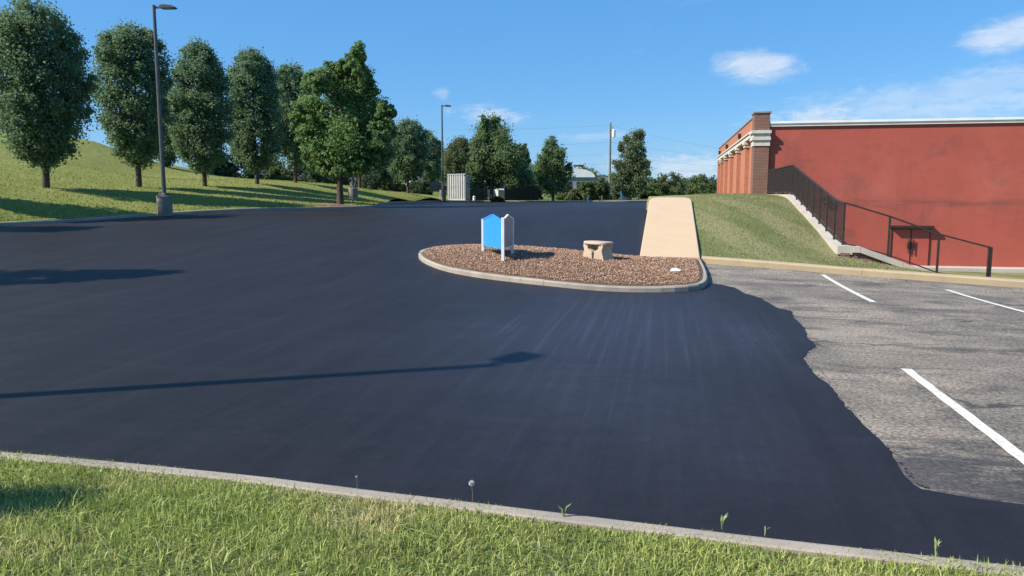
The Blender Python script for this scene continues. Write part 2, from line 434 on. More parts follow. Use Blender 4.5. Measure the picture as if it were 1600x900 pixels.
cr = t.new('ShaderNodeValToRGB'); t.l.new(rnd, cr.inputs[0])
cr.color_ramp.elements[0].color = (.20, .11, .07, 1); cr.color_ramp.elements[1].color = (.62, .47, .34, 1)
for p_, c_ in ((.3, (.32, .18, .12, 1)), (.6, (.41, .25, .17, 1)), (.85, (.50, .35, .25, 1))):
    el = cr.color_ramp.elements.new(p_); el.color = c_
t.l.new(cr.outputs[0], b.inputs['Base Color'])
M = MATS

# ------------------------------------------------------------------ the lie of the land
KERB = [(-1400, 450, 8.3), (-590, 412, 12), (-350, 372, 19), (-150, 360, 24.5), (0, 353, 28), (130, 346, 30.5), (225, 339, 32.6), (330, 332.5, 34.8), (390, 329.5, 36),
        (450, 328, 37.2), (520, 326.5, 38.8), (572, 325.5, 40), (587, 324, 41.6), (591, 321, 46), (600, 318.6, 54), (640, 316.4, 64), (690, 315.4, 74)]
kerb_pts = []
for px, py, D in KERB:
    e, s, z = V(px, py, D); kerb_pts.append((e, s, z))
kerb_pts[0] = (kerb_pts[0][0], kerb_pts[0][1], 0.0); kerb_pts[1] = (kerb_pts[1][0], kerb_pts[1][1], .08)
kerb_pts[2] = (kerb_pts[2][0], kerb_pts[2][1], .35)
lot_ctl = [(x, y, 0.0) for x in (-12, -8, -4, 0, 4, 8, 13) for y in (2, 6, 10)] + [(-8, 13.5, .08), (-3, 13, 0), (1, 13, 0), (4, 14, -.02), (8, 14, -.06), (13, 14, -.1)]
lot_ctl += [(-6.43, 19, .38), (-5.05, 16.8, .18), (-3.9, 16.3, .12), (-2.5, 15.6, .06), (-1, 15.4, .0), (.7, 15.9, .02), (.9, 18.2, .1), (.86, 20.5, .22), (-.65, 20.3, .26), (-3.2, 20.8, .42), (-5.2, 21.8, .45), (-6.6, 22, .46)]
lot_ctl += [(4.77, 20.0, .02), (8.03, 19.2, -.14), (13, 18.6, -.3)]
lot_ctl += [V(*q) for q in ((1003, 350, 26.5), (1010, 325, 30.5), (1003, 317, 40), (1003, 315.6, 60), (1003, 314.8, 77), (900, 338, 29), (900, 320, 45), (900, 315.6, 77), (760, 340, 28), (760, 323, 43), (760, 316.4, 70), (560, 345, 29), (500, 333, 36.5), (300, 352, 28), (120, 390, 22.5), (690, 320, 52), (640, 330, 37))]
lot = Surf(lot_ctl+[p for p in kerb_pts])

bank_ctl = [(x, y, z+.12) for x, y, z in kerb_pts]
bank_ctl += [V(*q) for q in ((72, 293, 35.5), (217, 292, 41), (320, 291, 45.5), (402, 287.5, 50), (462, 285, 56), (531, 321, 41), (552, 311, 50), (560, 293, 62), (638, 302, 71), (671, 303.5, 88), (-98, 299, 29.6), (-342, 302, 24.8),
             (140, 315, 33.2), (260, 307, 37), (350, 304, 41), (440, 305, 45), (480, 300, 50), (600, 308, 64),
             (0, 206, 60), (145, 221, 63), (240, 254, 66), (330, 275, 70), (420, 282, 78), (520, 286, 88), (600, 293, 93), (-300, 190, 56), (-700, 180, 50), (0, 255, 46), (120, 262, 50), (230, 277, 55),
             (-700, 330, 20), (-1400, 330, 18), (-1400, 200, 40))]
bank_ctl += [(x, y, z) for x, y, z in [V(0, 220, 80), V(145, 235, 85), V(330, 285, 95), V(600, 297, 105), V(-700, 200, 75)]]
bank = Surf(bank_ctl)

# far ground, one sheet to the horizon
rr = np.r_[0.5, 20, 40, 60, 66, 72, 78, 84, 90, 100, 115, 130, 150, 180, 220, 280, 400, 700, 1300, 2600, 4500]
aa = np.linspace(0, 2*math.pi, 97)
RR, AA = np.meshgrid(rr, aa, indexing='ij')
def ground_z(r_, left):
    base = np.interp(r_, [0, 62, 80, 90, 105, 150, 250, 500, 5000], [-4.5, -4.5, .9, 1.5, 2.1, 3.4, 5.0, 6.0, 9.0])
    flat = np.interp(r_, [0, 62, 80, 110, 300, 5000], [-4.5, -4.5, .8, .9, 1.2, 1.5])
    return flat+(base-flat)*left
dirx = np.cos(AA)*math.cos(TH)+np.sin(AA)*math.sin(TH)      # lateral coordinate seen from the lot
LEFT = np.clip((.10-dirx)/.15, 0, 1)
GX, GY = RR*np.cos(AA), RR*np.sin(AA)
sheet('ground', GX, GY, ground_z(RR, LEFT), M['far_turf'])
def gz(x, y):
    r_ = math.hypot(x, y); d = (x*math.cos(TH)+y*math.sin(TH))/r_
    return float(ground_z(np.array(r_), np.clip((.10-d)/.15, 0, 1)))

# parking lot: old asphalt sheet, cut behind the kerbs
def kerb_line(e): return 20.45-(e-.86)*.151             # right kerb, s as a function of e
xs = np.arange(-30, 16.01, .5); ys = np.arange(1.0, 79, .5)
X, Y = np.meshgrid(xs, ys); Z = lot(X, Y)
vid = np.arange(X.size).reshape(X.shape)
cx, cy = X[:-1, :-1]+.25, Y[:-1, :-1]+.25
front_k = 4.28-(cx+1)*.069
keep = (cy > front_k-.45) & ~((cx > .86) & (cy > kerb_line(cx)+.3)) & ~((cx > -1.0-(cy-31)*.026+.5) & (cy > 31))
F = np.stack([vid[:-1, :-1], vid[:-1, 1:], vid[1:, 1:], vid[1:, :-1]], -1)[keep]
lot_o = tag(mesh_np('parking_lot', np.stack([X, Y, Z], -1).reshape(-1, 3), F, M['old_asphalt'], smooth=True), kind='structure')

# new sealer sheet with its ragged spread edge
edge_px = [(1060, 444), (1100, 446), (1128, 449), (1150, 453), (1163, 460), (1190, 467), (1215, 482), (1236, 486), (1240, 497), (1256, 513), (1262, 527), (1274, 534), (1276, 541), (1262, 549), (1256, 560), (1272, 582), (1296, 606), (1318, 634),
           (1338, 652), (1362, 680), (1392, 708), (1412, 738), (1428, 758), (1442, 766)]
edge = sorted([(G(a, b_, 0)[1], G(a, b_, 0)[0]) for a, b_ in edge_px])
rng = np.random.default_rng(4)
s0 = edge[0][0]
tail = [(4.2, 14.0), (5.06, 14.0), (5.12, 4.6), (5.18, 3.4), (5.27, 2.6), (5.36, 2.05)]
tail = [q for q in tail if q[0] < s0-.02]
ey = np.array([q[0] for q in tail+edge]+[17.3, 19.8, 20.4, 31.2, 33, 79]); ex = np.array([q[1] for q in tail+edge]+[.7, .6, -.70, -.80, -.6, -1.5])
rows = np.unique(np.r_[np.arange(2.6, 17.5, .06), np.arange(17.5, 79, .5), ey[(ey > 2.6)]])
xe = np.interp(rows, ey, ex)
jit = np.interp(rows, np.arange(0, 80, .11), rng.normal(0, .008, 728))+np.interp(rows, np.arange(0, 80, .5), rng.normal(0, .014, 160))
xe = xe+np.where((rows > 4.3) & (rows < 16.7), jit, 0)
tt = np.linspace(0, 1, 110)
SX = -30+(xe[:, None]+30)*tt[None]; SY = np.repeat(rows[:, None], 110, 1)
SZ = lot(SX, SY)+.008
vid = np.arange(SX.size).reshape(SX.shape)
cx, cy = (SX[:-1, :-1]+SX[1:, 1:])/2, (SY[:-1, :-1]+SY[1:, 1:])/2
keep = cy > 4.28-(cx+1)*.069-.35
F = np.stack([vid[:-1, :-1], vid[:-1, 1:], vid[1:, 1:], vid[1:, :-1]], -1)[keep]
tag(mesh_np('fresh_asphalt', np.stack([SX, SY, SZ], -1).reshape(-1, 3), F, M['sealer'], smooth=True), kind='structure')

fresh_o = bpy.data.objects['fresh_asphalt']
mb = MB(); rr0 = random.Random(12)
for k in range(260):
    i = rr0.randrange(len(edge)-1); f_ = rr0.random()
    y_ = lerp(edge[i][0], edge[i+1][0], f_); x_ = lerp(edge[i][1], edge[i+1][1], f_)+abs(rr0.gauss(0, .035))+.004
    if not 5.5 < y_ < 16.6: continue
    ra = rr0.uniform(.003, .011); z_ = float(lot(x_, y_))+.0075; n_ = 7; ph_ = rr0.uniform(0, 6)
    mb.add([(x_+ra*rr0.uniform(.6, 1.2)*1.3*math.cos(ph_+6.283*j/n_), y_+ra*rr0.uniform(.6, 1.2)*math.sin(ph_+6.283*j/n_), z_) for j in range(n_)], [tuple(range(n_))])
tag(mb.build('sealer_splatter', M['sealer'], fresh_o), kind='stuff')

def stall_line(x0, y0, x1, y1, wd=.11):
    n = 24
    ys_ = np.linspace(y0, y1, n); xs_ = np.linspace(x0, x1, n)
    X_ = np.stack([xs_-wd/2, xs_+wd/2], 1)+rng.normal(0, .003, (n, 2)); Y_ = np.stack([ys_, ys_], 1)
    o = mesh_np('stall_line', np.stack([X_, Y_, lot(X_, Y_)+.012], -1).reshape(-1, 3), grid_faces(n, 2), M['white_paint'], lot_o)
for a in ((3.70, 19.6, 3.81, 15.3), (5.98, 18.15, 6.14, 14.7), (2.71, 9.35, 2.68, 5.95), (8.4, 17.9, 8.5, 14.4)): stall_line(*a)

# ------------------------------------------------------------------ kerbs, in cast sections
def resample(pts, step):
    pts = np.array(pts, float); d = np.r_[0, np.cumsum(np.linalg.norm(np.diff(pts[:, :2], axis=0), axis=1))]
    n = max(2, int(d[-1]/step)+1); q = np.linspace(0, d[-1], n)
    return np.stack([np.interp(q, d, pts[:, k]) for k in range(pts.shape[1])], 1), q
def smooth_line(pts, it=2, closed=False):
    p = np.array(pts, float)
    for _ in range(it):                               # Chaikin
        a = p if closed else p[:-1]; b_ = np.roll(p, -1, 0) if closed else p[1:]
        q = np.empty((len(a)*2, p.shape[1])); q[0::2] = a*.75+b_*.25; q[1::2] = a*.25+b_*.75
        p = q if closed else np.vstack([p[:1], q, p[-1:]])
    return p
def kerb_run(name, pts, zf, prof, m, L=3.0, step=.35, gap=.003):
    root = setting(name)
    p, q = resample(pts, step)
    tang = np.gradient(p[:, :2], axis=0); tang /= np.linalg.norm(tang, axis=1)[:, None]
    nor = np.stack([-tang[:, 1], tang[:, 0]], 1)      # to the left of travel
    total = q[-1]; k = max(1, round(total/L)); seg = total/k
    for i in range(k):
        a, b_ = i*seg+gap, (i+1)*seg-gap
        qq = np.unique(np.r_[a, q[(q > a+.05) & (q < b_-.05)], b_])
        px_ = np.interp(qq, q, p[:, 0]); py_ = np.interp(qq, q, p[:, 1]); nx = np.interp(qq, q, nor[:, 0]); ny = np.interp(qq, q, nor[:, 1])
        zz = zf(px_, py_)+rng.normal(0, .003)
        n = len(prof); vs = []
        for j in range(len(qq)):
            for (o_, h) in prof: vs.append((px_[j]+nx[j]*o_, py_[j]+ny[j]*o_, zz[j]+h))
        fs = [(j*n+c_, j*n+(c_+1) % n, (j+1)*n+(c_+1) % n, (j+1)*n+c_) for j in range(len(qq)-1) for c_ in range(n)]
        fs += [tuple(range(n))[::-1], tuple((len(qq)-1)*n+c_ for c_ in range(n))]
        mb = MB(); mb.add(vs, fs); mb.build('kerb_section', m, root)
    return root
KP = [(0, -.2), (.0, .10), (.025, .13), (.05, .135), (.12, .135), (.13, .125), (.13, -.2)]
front_line = [G(a, b_, .13) for a, b_ in ((0, 703), (200, 721), (400, 741), (600, 766), (800, 790), (1000, 814), (1200, 838), (1400, 860), (1600, 882))]
fl = [(p[0], p[1]) for p in front_line]
fl = [(-17, fl[0][1]+.8), (-9, fl[0][1]+.25)]+fl+[(5, 3.98), (9, 3.75), (14, 3.5)]
fl = np.array(fl)
kerb_run('front_kerb', fl[::-1], lambda x, y: np.zeros_like(x), KP, M['concrete'], 3.0)   # body lies on the lawn side
kl = smooth_line([(p[0], p[1]) for p in kerb_pts], 2)
kerb_run('bank_kerb', kl, lambda x, y: lot(x, y), KP, M['concrete'], 4.0, .5)
ISL = [(0.86, 20.35), (.92, 18.4), (0.86, 16.5), (0.45, 15.85), (-1.04, 15.6), (-2.52, 15.85), (-3.9, 16.4), (-5.05, 17.05), (-6.05, 18.2), (-6.5, 19.5), (-6.35, 20.7), (-5.5, 21.35), (-4.4, 21.2), (-3.2, 20.7), (-.8, 20.25)]
isl = smooth_line(ISL, 2)
kerb_run('island_kerb', isl[::-1], lambda x, y: lot(x, y), [(0, -.2), (0, .09), (.02, .12), (.04, .125), (.12, .125), (.13, .115), (.13, -.2)], M['concrete'], 2.6, .3)
kerb_run('tan_painted_kerb', [(.86, kerb_line(.86)), (4.8, kerb_line(4.8)), (9, kerb_line(9)), (16, kerb_line(16))], lambda x, y: lot(x, y), [(0, -.3), (0, .13), (.03, .16), (.30, .17), (.30, -.3)], M['tan_kerb'], 3.6, .4)

# ------------------------------------------------------------------ mulch island
ipoly = isl
def inside(x, y, poly):
    r_ = np.zeros(x.shape, bool); n = len(poly)
    for i in range(n):
        x0, y0 = poly[i]; x1, y1 = poly[(i+1) % n]
        c_ = ((y0 > y) != (y1 > y)) & (x < (x1-x0)*(y-y0)/(y1-y0+1e-12)+x0); r_ ^= c_
    return r_
def polydist(x, y, poly):
    d = np.full(x.shape, 1e9); n = len(poly)
    for i in range(n):
        a = np.array(poly[i]); b_ = np.array(poly[(i+1) % n]); ab = b_-a
        tt_ = np.clip(((x-a[0])*ab[0]+(y-a[1])*ab[1])/(ab@ab+1e-9), 0, 1)
        d = np.minimum(d, np.hypot(x-a[0]-tt_*ab[0], y-a[1]-tt_*ab[1]))
    return d
cen = np.array([-2.7, 18.4])
def mulch_z(x, y):
    d = polydist(np.asarray(x, float), np.asarray(y, float), ipoly)
    return lot(x, y)+.11+.15*np.clip(d/1.6, 0, 1)**.8
nr, na = 26, len(ipoly)
fr = np.linspace(0, 1, nr)[:, None]
inner = cen+(ipoly-cen)*.985
MX = cen[0]+(np.r_[inner, inner[:1]][:, 0][None]-cen[0])*fr; MY = cen[1]+(np.r_[inner, inner[:1]][:, 1][None]-cen[1])*fr
sheet('mulch_bed', MX, MY, mulch_z(MX, MY), M['soil'])
N = 52000
qx = rng.uniform(-6.7, 1, N); qy = rng.uniform(15.5, 21.6, N)
ok = inside(qx, qy, ipoly) & (polydist(qx, qy, ipoly) > .17); qx, qy = qx[ok], qy[ok]; N = len(qx)
qz = mulch_z(qx, qy)+rng.uniform(-.005, .03, N)
ln = rng.uniform(.018, .062, N); wd = rng.uniform(.006, .015, N); th_ = rng.uniform(.004, .012, N)
yaw = rng.uniform(0, 2*np.pi, N); pit = rng.normal(0, .35, N); rol = rng.normal(0, .5, N)
ax = np.stack([np.cos(yaw)*np.cos(pit), np.sin(yaw)*np.cos(pit), np.sin(pit)], 1)
side = np.stack([-np.sin(yaw), np.cos(yaw), np.zeros(N)], 1); upv = np.cross(ax, side)
s2 = side*np.cos(rol)[:, None]+upv*np.sin(rol)[:, None]; u2 = np.cross(ax, s2)
C = np.stack([qx, qy, qz], 1)
vs = []
for i in (-1, 1):
    for j, k in ((-1, -1), (1, -1), (1, 1), (-1, 1)):
        vs.append(C+ax*(i*ln*.5)[:, None]+s2*(j*wd*.5*(1-.25*(i+1)/2))[:, None]+u2*(k*th_*.5)[:, None])
vs = np.stack(vs, 1).reshape(-1, 3)
f8 = np.array([(3, 2, 1, 0), (4, 5, 6, 7), (0, 1, 5, 4), (1, 2, 6, 5), (2, 3, 7, 6), (3, 0, 4, 7)])
tag(mesh_np('bark_mulch', vs, (np.arange(N)[:, None, None]*8+f8[None]).reshape(-1, 4), M['chips']), 'loose brown bark chips covering the kerbed island', 'mulch', kind='stuff')

# ------------------------------------------------------------------ peach concrete path up to the crest
pl = np.array([20.32, 21, 22, 24, 26, 28, 29.0, 29.4, 29.7, 29.9, 30.05, 30.15])
pz = np.interp(pl, [20.32, 29.7, 30.15], [.37, 1.83, 1.87])
pw = np.array([.77, .77, .77, .77, .77, .77, .77, .755, .72, .66, .58, .46])
mb = MB(); o = 0; vs = []
for s_, z_, w_ in zip(pl, pz, pw):
    vs += [(.06-w_, s_, z_-.35), (.06-w_, s_, z_-.015), (.06-w_+.02, s_, z_), (.06+w_-.02, s_, z_), (.06+w_, s_, z_-.015), (.06+w_, s_, z_-.35)]
fs = [(j*6+c_, j*6+(c_+1) % 6, (j+1)*6+(c_+1) % 6, (j+1)*6+c_) for j in range(len(pl)-1) for c_ in range(6)]+[(5, 4, 3, 2, 1, 0), tuple((len(pl)-1)*6+c_ for c_ in range(6))]
mb.add(vs, fs); tag(mb.build('concrete_path', M['peach_path']), kind='structure')

# ------------------------------------------------------------------ grass hill by the path, plateau beyond its crest
hill_ctl = [(.9, 20.7, .36), (.9, 24, .86), (.9, 27, 1.33), (.9, 29.6, 1.72), (.9, 32, 1.93), (.9, 36, 1.95), (2.8, 20.5, .25), (4.7, 20.2, .18), (2.6, 24, .75), (2.6, 27, 1.25), (2.6, 30, 1.75), (2.6, 33, 1.98), (2.6, 38, 2.0),
            (4.75, 23.3, .27), (4.75, 25, .55), (4.75, 27.6, .98), (4.75, 30.5, 1.42), (4.75, 33.6, 1.84), (4.75, 36, 1.93), (4.75, 41, 1.95), (2.5, 50, 2.0), (3.9, 60, 2.0), (3.9, 75, 2.0), (-.4, 34, 1.8), (-1, 50, 1.75), (-1.5, 70, 1.6), (0, 75, 1.7)]
hill = Surf(hill_ctl)
ss = np.linspace(0, 1, 70); eL = np.linspace(.835, 4.77, 30)
HX = np.repeat(eL[None], 70, 0); HY = (kerb_line(HX)+.25)*(1-ss[:, None])+41.7*ss[:, None]
sheet('grass_hill', HX, HY, hill(HX, HY), M['hill_turf'])
sy = np.r_[30.16, 30.6, np.arange(31, 76, 1.5)]; tx = np.linspace(0, 1, 14)
PX = (-.72-(sy[:, None]-30)*.026)*(1-tx[None])+np.where(sy[:, None] < 41.7, .835, 4.6)*tx[None]
PY = np.repeat(sy[:, None], 14, 1); PZ = hill(PX, PY)
PX = np.c_[PX[:, :1]-.15, PX]; PY = np.c_[PY[:, :1], PY]; PZ = np.c_[lot(PX[:, 0], PY[:, 0])-.1, PZ]
PX = np.r_[PX[:1], PX]; PY = np.r_[PY[:1]-.0, PY]; PZ = np.r_[PZ[:1]-.5, PZ]
sheet('grass_plateau', PX, PY, PZ, M['hill_turf'])

low_ctl = [(4.75, 20.4, .16), (4.75, 23.3, .24), (6, 23.3, .02), (7.4, 23.3, -.26), (8.8, 23.3, -.42), (6.5, 20, .04), (8, 19.7, -.02), (12, 19.0, -.16), (9.4, 30, -1.1), (12, 38, -1.58), (20, 38, -1.62), (20, 25, -1.0), (12, 24, -.6), (16, 18.4, -.3), (30, 38, -1.7), (30, 20, -.9), (9.4, 38, -1.58)]
low = Surf(low_ctl, .5)
for (a, b_, top) in ((4.77, 9.25, 23.42), (9.25, 32, 40.75)):
    e_ = np.linspace(a, b_, 24); LX = np.repeat(e_[None], 30, 0)
    LY = (np.minimum(kerb_line(LX), 20)+.25)*(1-np.linspace(0, 1, 30)[:, None])+top*np.linspace(0, 1, 30)[:, None]
    sheet('lower_lawn', LX, LY, low(LX, LY), M['hill_turf'])
mb = MB()
mb.add([(5.06, 23.7, -.75), (9.24, 23.7, -.75), (9.24, 33, -1.6), (5.06, 33, -1.6), (5.06, 41.75, -1.6), (9.24, 41.75, -1.6)], [(0, 1, 2, 3), (3, 2, 5, 4)])
mb.box(9.245, 33, 40.6, 41.79, -1.8, -1.575)
tag(mb.build('court_walk', M['pale_stone']), kind='structure')

# ------------------------------------------------------------------ grassy bank at the left and the lawn at the near side
cols = np.r_[np.linspace(-1400, -150, 20), np.linspace(-140, 572, 120), np.linspace(575, 612, 20), np.linspace(618, 700, 14)]
kl3 = np.array([(p[0], p[1]) for p in kl])
kX = kl3[:, 0]*math.cos(TH)+kl3[:, 1]*math.sin(TH); kY = -kl3[:, 0]*math.sin(TH)+kl3[:, 1]*math.cos(TH)
kpx = 800+1200*kX/kY*1.0
order = np.argsort(kpx); Dk = np.interp(cols*1.0, kpx[order], kY[order])
rowt = np.linspace(0, 1, 60)**1.7
DD = (Dk[None]+.13)*(1-rowt[:, None])+105*rowt[:, None]
CX = (cols[None]-800)/1200*DD
BX = CX*math.cos(TH)-DD*math.sin(TH); BY = CX*math.sin(TH)+DD*math.cos(TH)
sheet('grass_bank', BX, BY, bank(BX, BY), M['bank_turf'])
nx_ = np.linspace(-18, 14, 80); nt_ = np.linspace(0, 1, 24)
fk = np.interp(nx_, fl[:, 0], fl[:, 1])-.115
NX = np.repeat(nx_[None], 24, 0); NY = fk[None]*(1-nt_[:, None])+(-6)*nt_[:, None]
def lawn_z(x, y):
    d = np.interp(x, fl[:, 0], fl[:, 1])-y
    return .105+.045*np.clip(d-.15, 0, 6)+.02*np.sin(x*1.7)*np.sin(d*2.1)*np.clip(d, 0, 1)
sheet('front_lawn', NX, NY, lawn_z(NX, NY), M['near_soil'])
va = np.linspace(688, 1030, 40); vr = np.linspace(75.5, 92, 10)
FD, FP = np.meshgrid(vr, va, indexing='ij'); CX = (FP-800)/1200*FD
FX = CX*math.cos(TH)-FD*math.sin(TH); FY = CX*math.sin(TH)+FD*math.cos(TH)
sheet('far_verge', FX, FY, lot(FX, FY)*0+1.32+(FD-75.5)*.012, M['far_turf'])
# sunlit gravel strip by the enclosure
kerb_run('far_kerb', [V(p_, 316, D_)[:2] for p_, D_ in ((690, 74.3), (740, 74.6), (800, 75), (860, 75.2), (930, 75.4), (1012, 75.6))][::-1][::-1], lambda x, y: lot(x, y), KP, M['concrete'], 5, 1)

# ------------------------------------------------------------------ grass blades
def grass(name, label, x, y, z, h, wd, m, lean=.5, dry=None, rs=None):
    rs = rs or np.random.default_rng(9)
    n = len(x); a = rs.uniform(0, 2*np.pi, n); h = h*rs.uniform(.45, 1.25, n); wd = wd*rs.uniform(.6, 1.3, n)
    la = rs.uniform(0, 2*np.pi, n); lm = np.abs(rs.normal(0, lean, n))
    L_ = np.stack([np.cos(la), np.sin(la)], 1)*lm[:, None]
    sx_, sy_ = np.cos(a), np.sin(a)
    P0 = np.stack([x, y, z-.01], 1); S = np.stack([sx_, sy_, np.zeros(n)], 1)
    mid = P0+np.stack([L_[:, 0]*h*.3, L_[:, 1]*h*.3, h*.55], 1)
    drop = np.clip(1-.35*lm**2, .25, 1)
    tip = P0+np.stack([L_[:, 0]*h, L_[:, 1]*h, h*drop], 1)
    hw = (wd*.5)[:, None]
    vs = np.stack([P0-S*hw, P0+S*hw, mid-S*hw*.8, mid+S*hw*.8, tip-S*hw*.12, tip+S*hw*.12], 1).reshape(-1, 3)
    f = np.array([(0, 1, 3, 2), (2, 3, 5, 4)])
    fs = (np.arange(n)[:, None, None]*6+f[None]).reshape(-1, 4)
    tint = np.repeat(dry if dry is not None else rs.uniform(0, 1, n), 6)
    return tag(mesh_np(name, vs, fs, m, attr=tint), label, 'grass', kind='stuff')
def patch_noise(x, y, seed, sc_):
    r_ = np.random.default_rng(seed); out = np.zeros_like(x)
    for k in range(14):
        a = r_.uniform(0, 2*np.pi); f = sc_*r_.uniform(.5, 2.2); out += np.sin((x*np.cos(a)+y*np.sin(a))*f+r_.uniform(0, 6.28))
    return out/3.7
rs = np.random.default_rng(21)
N = 155000
x = rs.uniform(-5.6, 3.6, N); d = rs.uniform(0, 1, N)**1.15*2.75+.045
y = np.interp(x, fl[:, 0], fl[:, 1])-d
vis = (-x*math.sin(TH)+y*math.cos(TH)) > 1.5
x, y, d = x[vis], y[vis], d[vis]; n = len(x)
pn = patch_noise(x, y, 3, 3.2); pn2 = patch_noise(x, y, 8, 6)
thin = rs.uniform(0, 1, n) < np.clip(1.15-.35*np.clip(pn2, 0, 2), .25, 1)
x, y, d, pn, pn2 = x[thin], y[thin], d[thin], pn[thin], pn2[thin]; n = len(x)
dry = np.clip(.27+.33*pn+.16*pn2+rs.normal(0, .22, n), 0, 1)
hh = .066*(1+.25*patch_noise(x, y, 5, 2.5))*np.clip(.78+d*.7, .5, 1.0)
grass('grass', 'sunlit green lawn grass with dry straw patches at the near edge', x, y, lawn_z(x, y), hh, .0062, M['lawn_blades'], .85, dry, rs)
N = 5000
x = rs.uniform(-5.6, 3.6, N); d = rs.uniform(0, 1, N)*2.7+.16
y = np.interp(x, fl[:, 0], fl[:, 1])-d
grass('grass', 'longer pale arching blades standing out of the near lawn', x, y, lawn_z(x, y), np.full(N, .12)*np.clip(.5+d, .5, 1), .0075, M['lawn_blades'], 1.1, rs.uniform(.2, .75, N), rs)
N = 26000
x = rs.uniform(.9, 4.7, N); q = rs.uniform(0, 1, N); y = (kerb_line(x)+.3)*(1-q)+36*q
pn = np.sin(x*2.6+y*.4+patch_noise(x, y, 4, .6)*.8)
grass('grass', 'mown grass with pale mowing streaks on the slope beside the peach path', x, y, hill(x, y), np.full(N, .045), .016, M['hill_blades'], .6, np.clip(.5+.38*pn+rs.normal(0, .2, N), 0, 1), rs)
N = 9000
x = rs.uniform(4.8, 16, N); q = rs.uniform(0, 1, N); y = (kerb_line(x)+.32)*(1-q)+np.where(x < 9.25, 23.3, 36)*q
grass('grass', 'short grass below the metal fence in front of the red wall', x, y, low(x, y), np.full(N, .05), .018, M['hill_blades'], .6, None, rs)
N = 45000
p_ = rs.uniform(-60, 690, N); q = rs.uniform(0, 1, N)**1.6; D_ = (np.interp(p_, kpx[order], kY[order])+.3)*(1-q)+72*q
CX = (p_-800)/1200*D_; x = CX*math.cos(TH)-D_*math.sin(TH); y = CX*math.sin(TH)+D_*math.cos(TH)
grass('grass', 'sunlit grass striped by tree shadows on the left bank', x, y, bank(x, y), np.full(N, .07), .035, M['bank_blades'], .6, np.clip(.4+.3*patch_noise(x, y, 6, .5)+rs.normal(0, .2, N), 0, 1), rs)

# ------------------------------------------------------------------ weeds on the near kerb
def dandelion(px, py_top, py_base, lab, r_):
    a = Vector(G(px, py_base, .12)); D_ = -a.x*math.sin(TH)+a.y*math.cos(TH)
    b_ = Vector(V(px-1, py_top, D_))
    tr_ = thing('dandelion', lab, 'dandelion', tuple(a))
    mid = (b_-a)*.5+Vector((.004, 0, 0))
    MB().tube([(0, 0, -.02), tuple(mid), tuple(b_-a)], .0022, 6).build('stem', M['stem_green'], tr_)
    h = MB(); rr_ = random.Random(3)
    for k in range(150):
        v_ = Vector((rr_.gauss(0, 1), rr_.gauss(0, 1), rr_.gauss(0, 1))).normalized()
        c_ = b_-a; tip = c_+v_*r_*rr_.uniform(.85, 1.05); q = v_.orthogonal().normalized()*r_*.16; q2 = v_.cross(q)
        h.add([c_+v_*r_*.15, tip-q, tip+q], [(0, 1, 2)]); h.add([tip-q2, tip+q2, tip+v_*r_*.05], [(0, 1, 2)])
    h.build('seed_head', M['seed_fluff'], tr_)
dandelion(738, 755, 786, 'tall dandelion with a round white seed head at the kerb', .018)
dandelion(558, 745, 768, 'short thin dandelion stalk with a tiny head at the kerb left of the tall one', .007)
def weed(px, py, label, n, h, seed):
    a = G(px, py, .14); rr_ = random.Random(seed)
    r_ = thing('weed', label, 'weed', a)
    for k in range(n):
        an = rr_.uniform(0, 6.28); L_ = h*rr_.uniform(.6, 1.15); ln_ = rr_.uniform(.2, .8)
        dr = Vector((math.cos(an), math.sin(an), 0)); sd = Vector((-dr.y, dr.x, 0))*L_*.08
        p0 = Vector((0, 0, -.02)); p1 = dr*L_*ln_*.4+Vector((0, 0, L_*.6)); p2 = dr*L_*ln_+Vector((0, 0, L_*.85))
        th2 = Vector((0, 0, .002))
        q = MB(); q.add([p0-sd*.4, p0+sd*.4, p1-sd, p1+sd, p2, p1+th2], [(0, 1, 3, 5, 2), (2, 5, 4), (5, 3, 4)])
        q.build('leaf', M['weed_leaf'], r_)
weed(1128, 822, 'broadleaf weed with upright leaves overhanging the kerb', 7, .075, 1)
weed(880, 806, 'leaning long leaf weed on the kerb right of the dandelion', 6, .08, 2)
weed(1462, 862, 'pale spreading weed on the kerb near the right edge', 6, .07, 3)
weed(1195, 833, 'small weed with two thin leaves at the kerb', 4, .05, 4)

q_ = G(8, 782, .2); sh_ = .42/math.tan(SUN_EL)
SHRUB = (q_[0]-sh_*SUN_H[0], q_[1]-sh_*SUN_H[1])

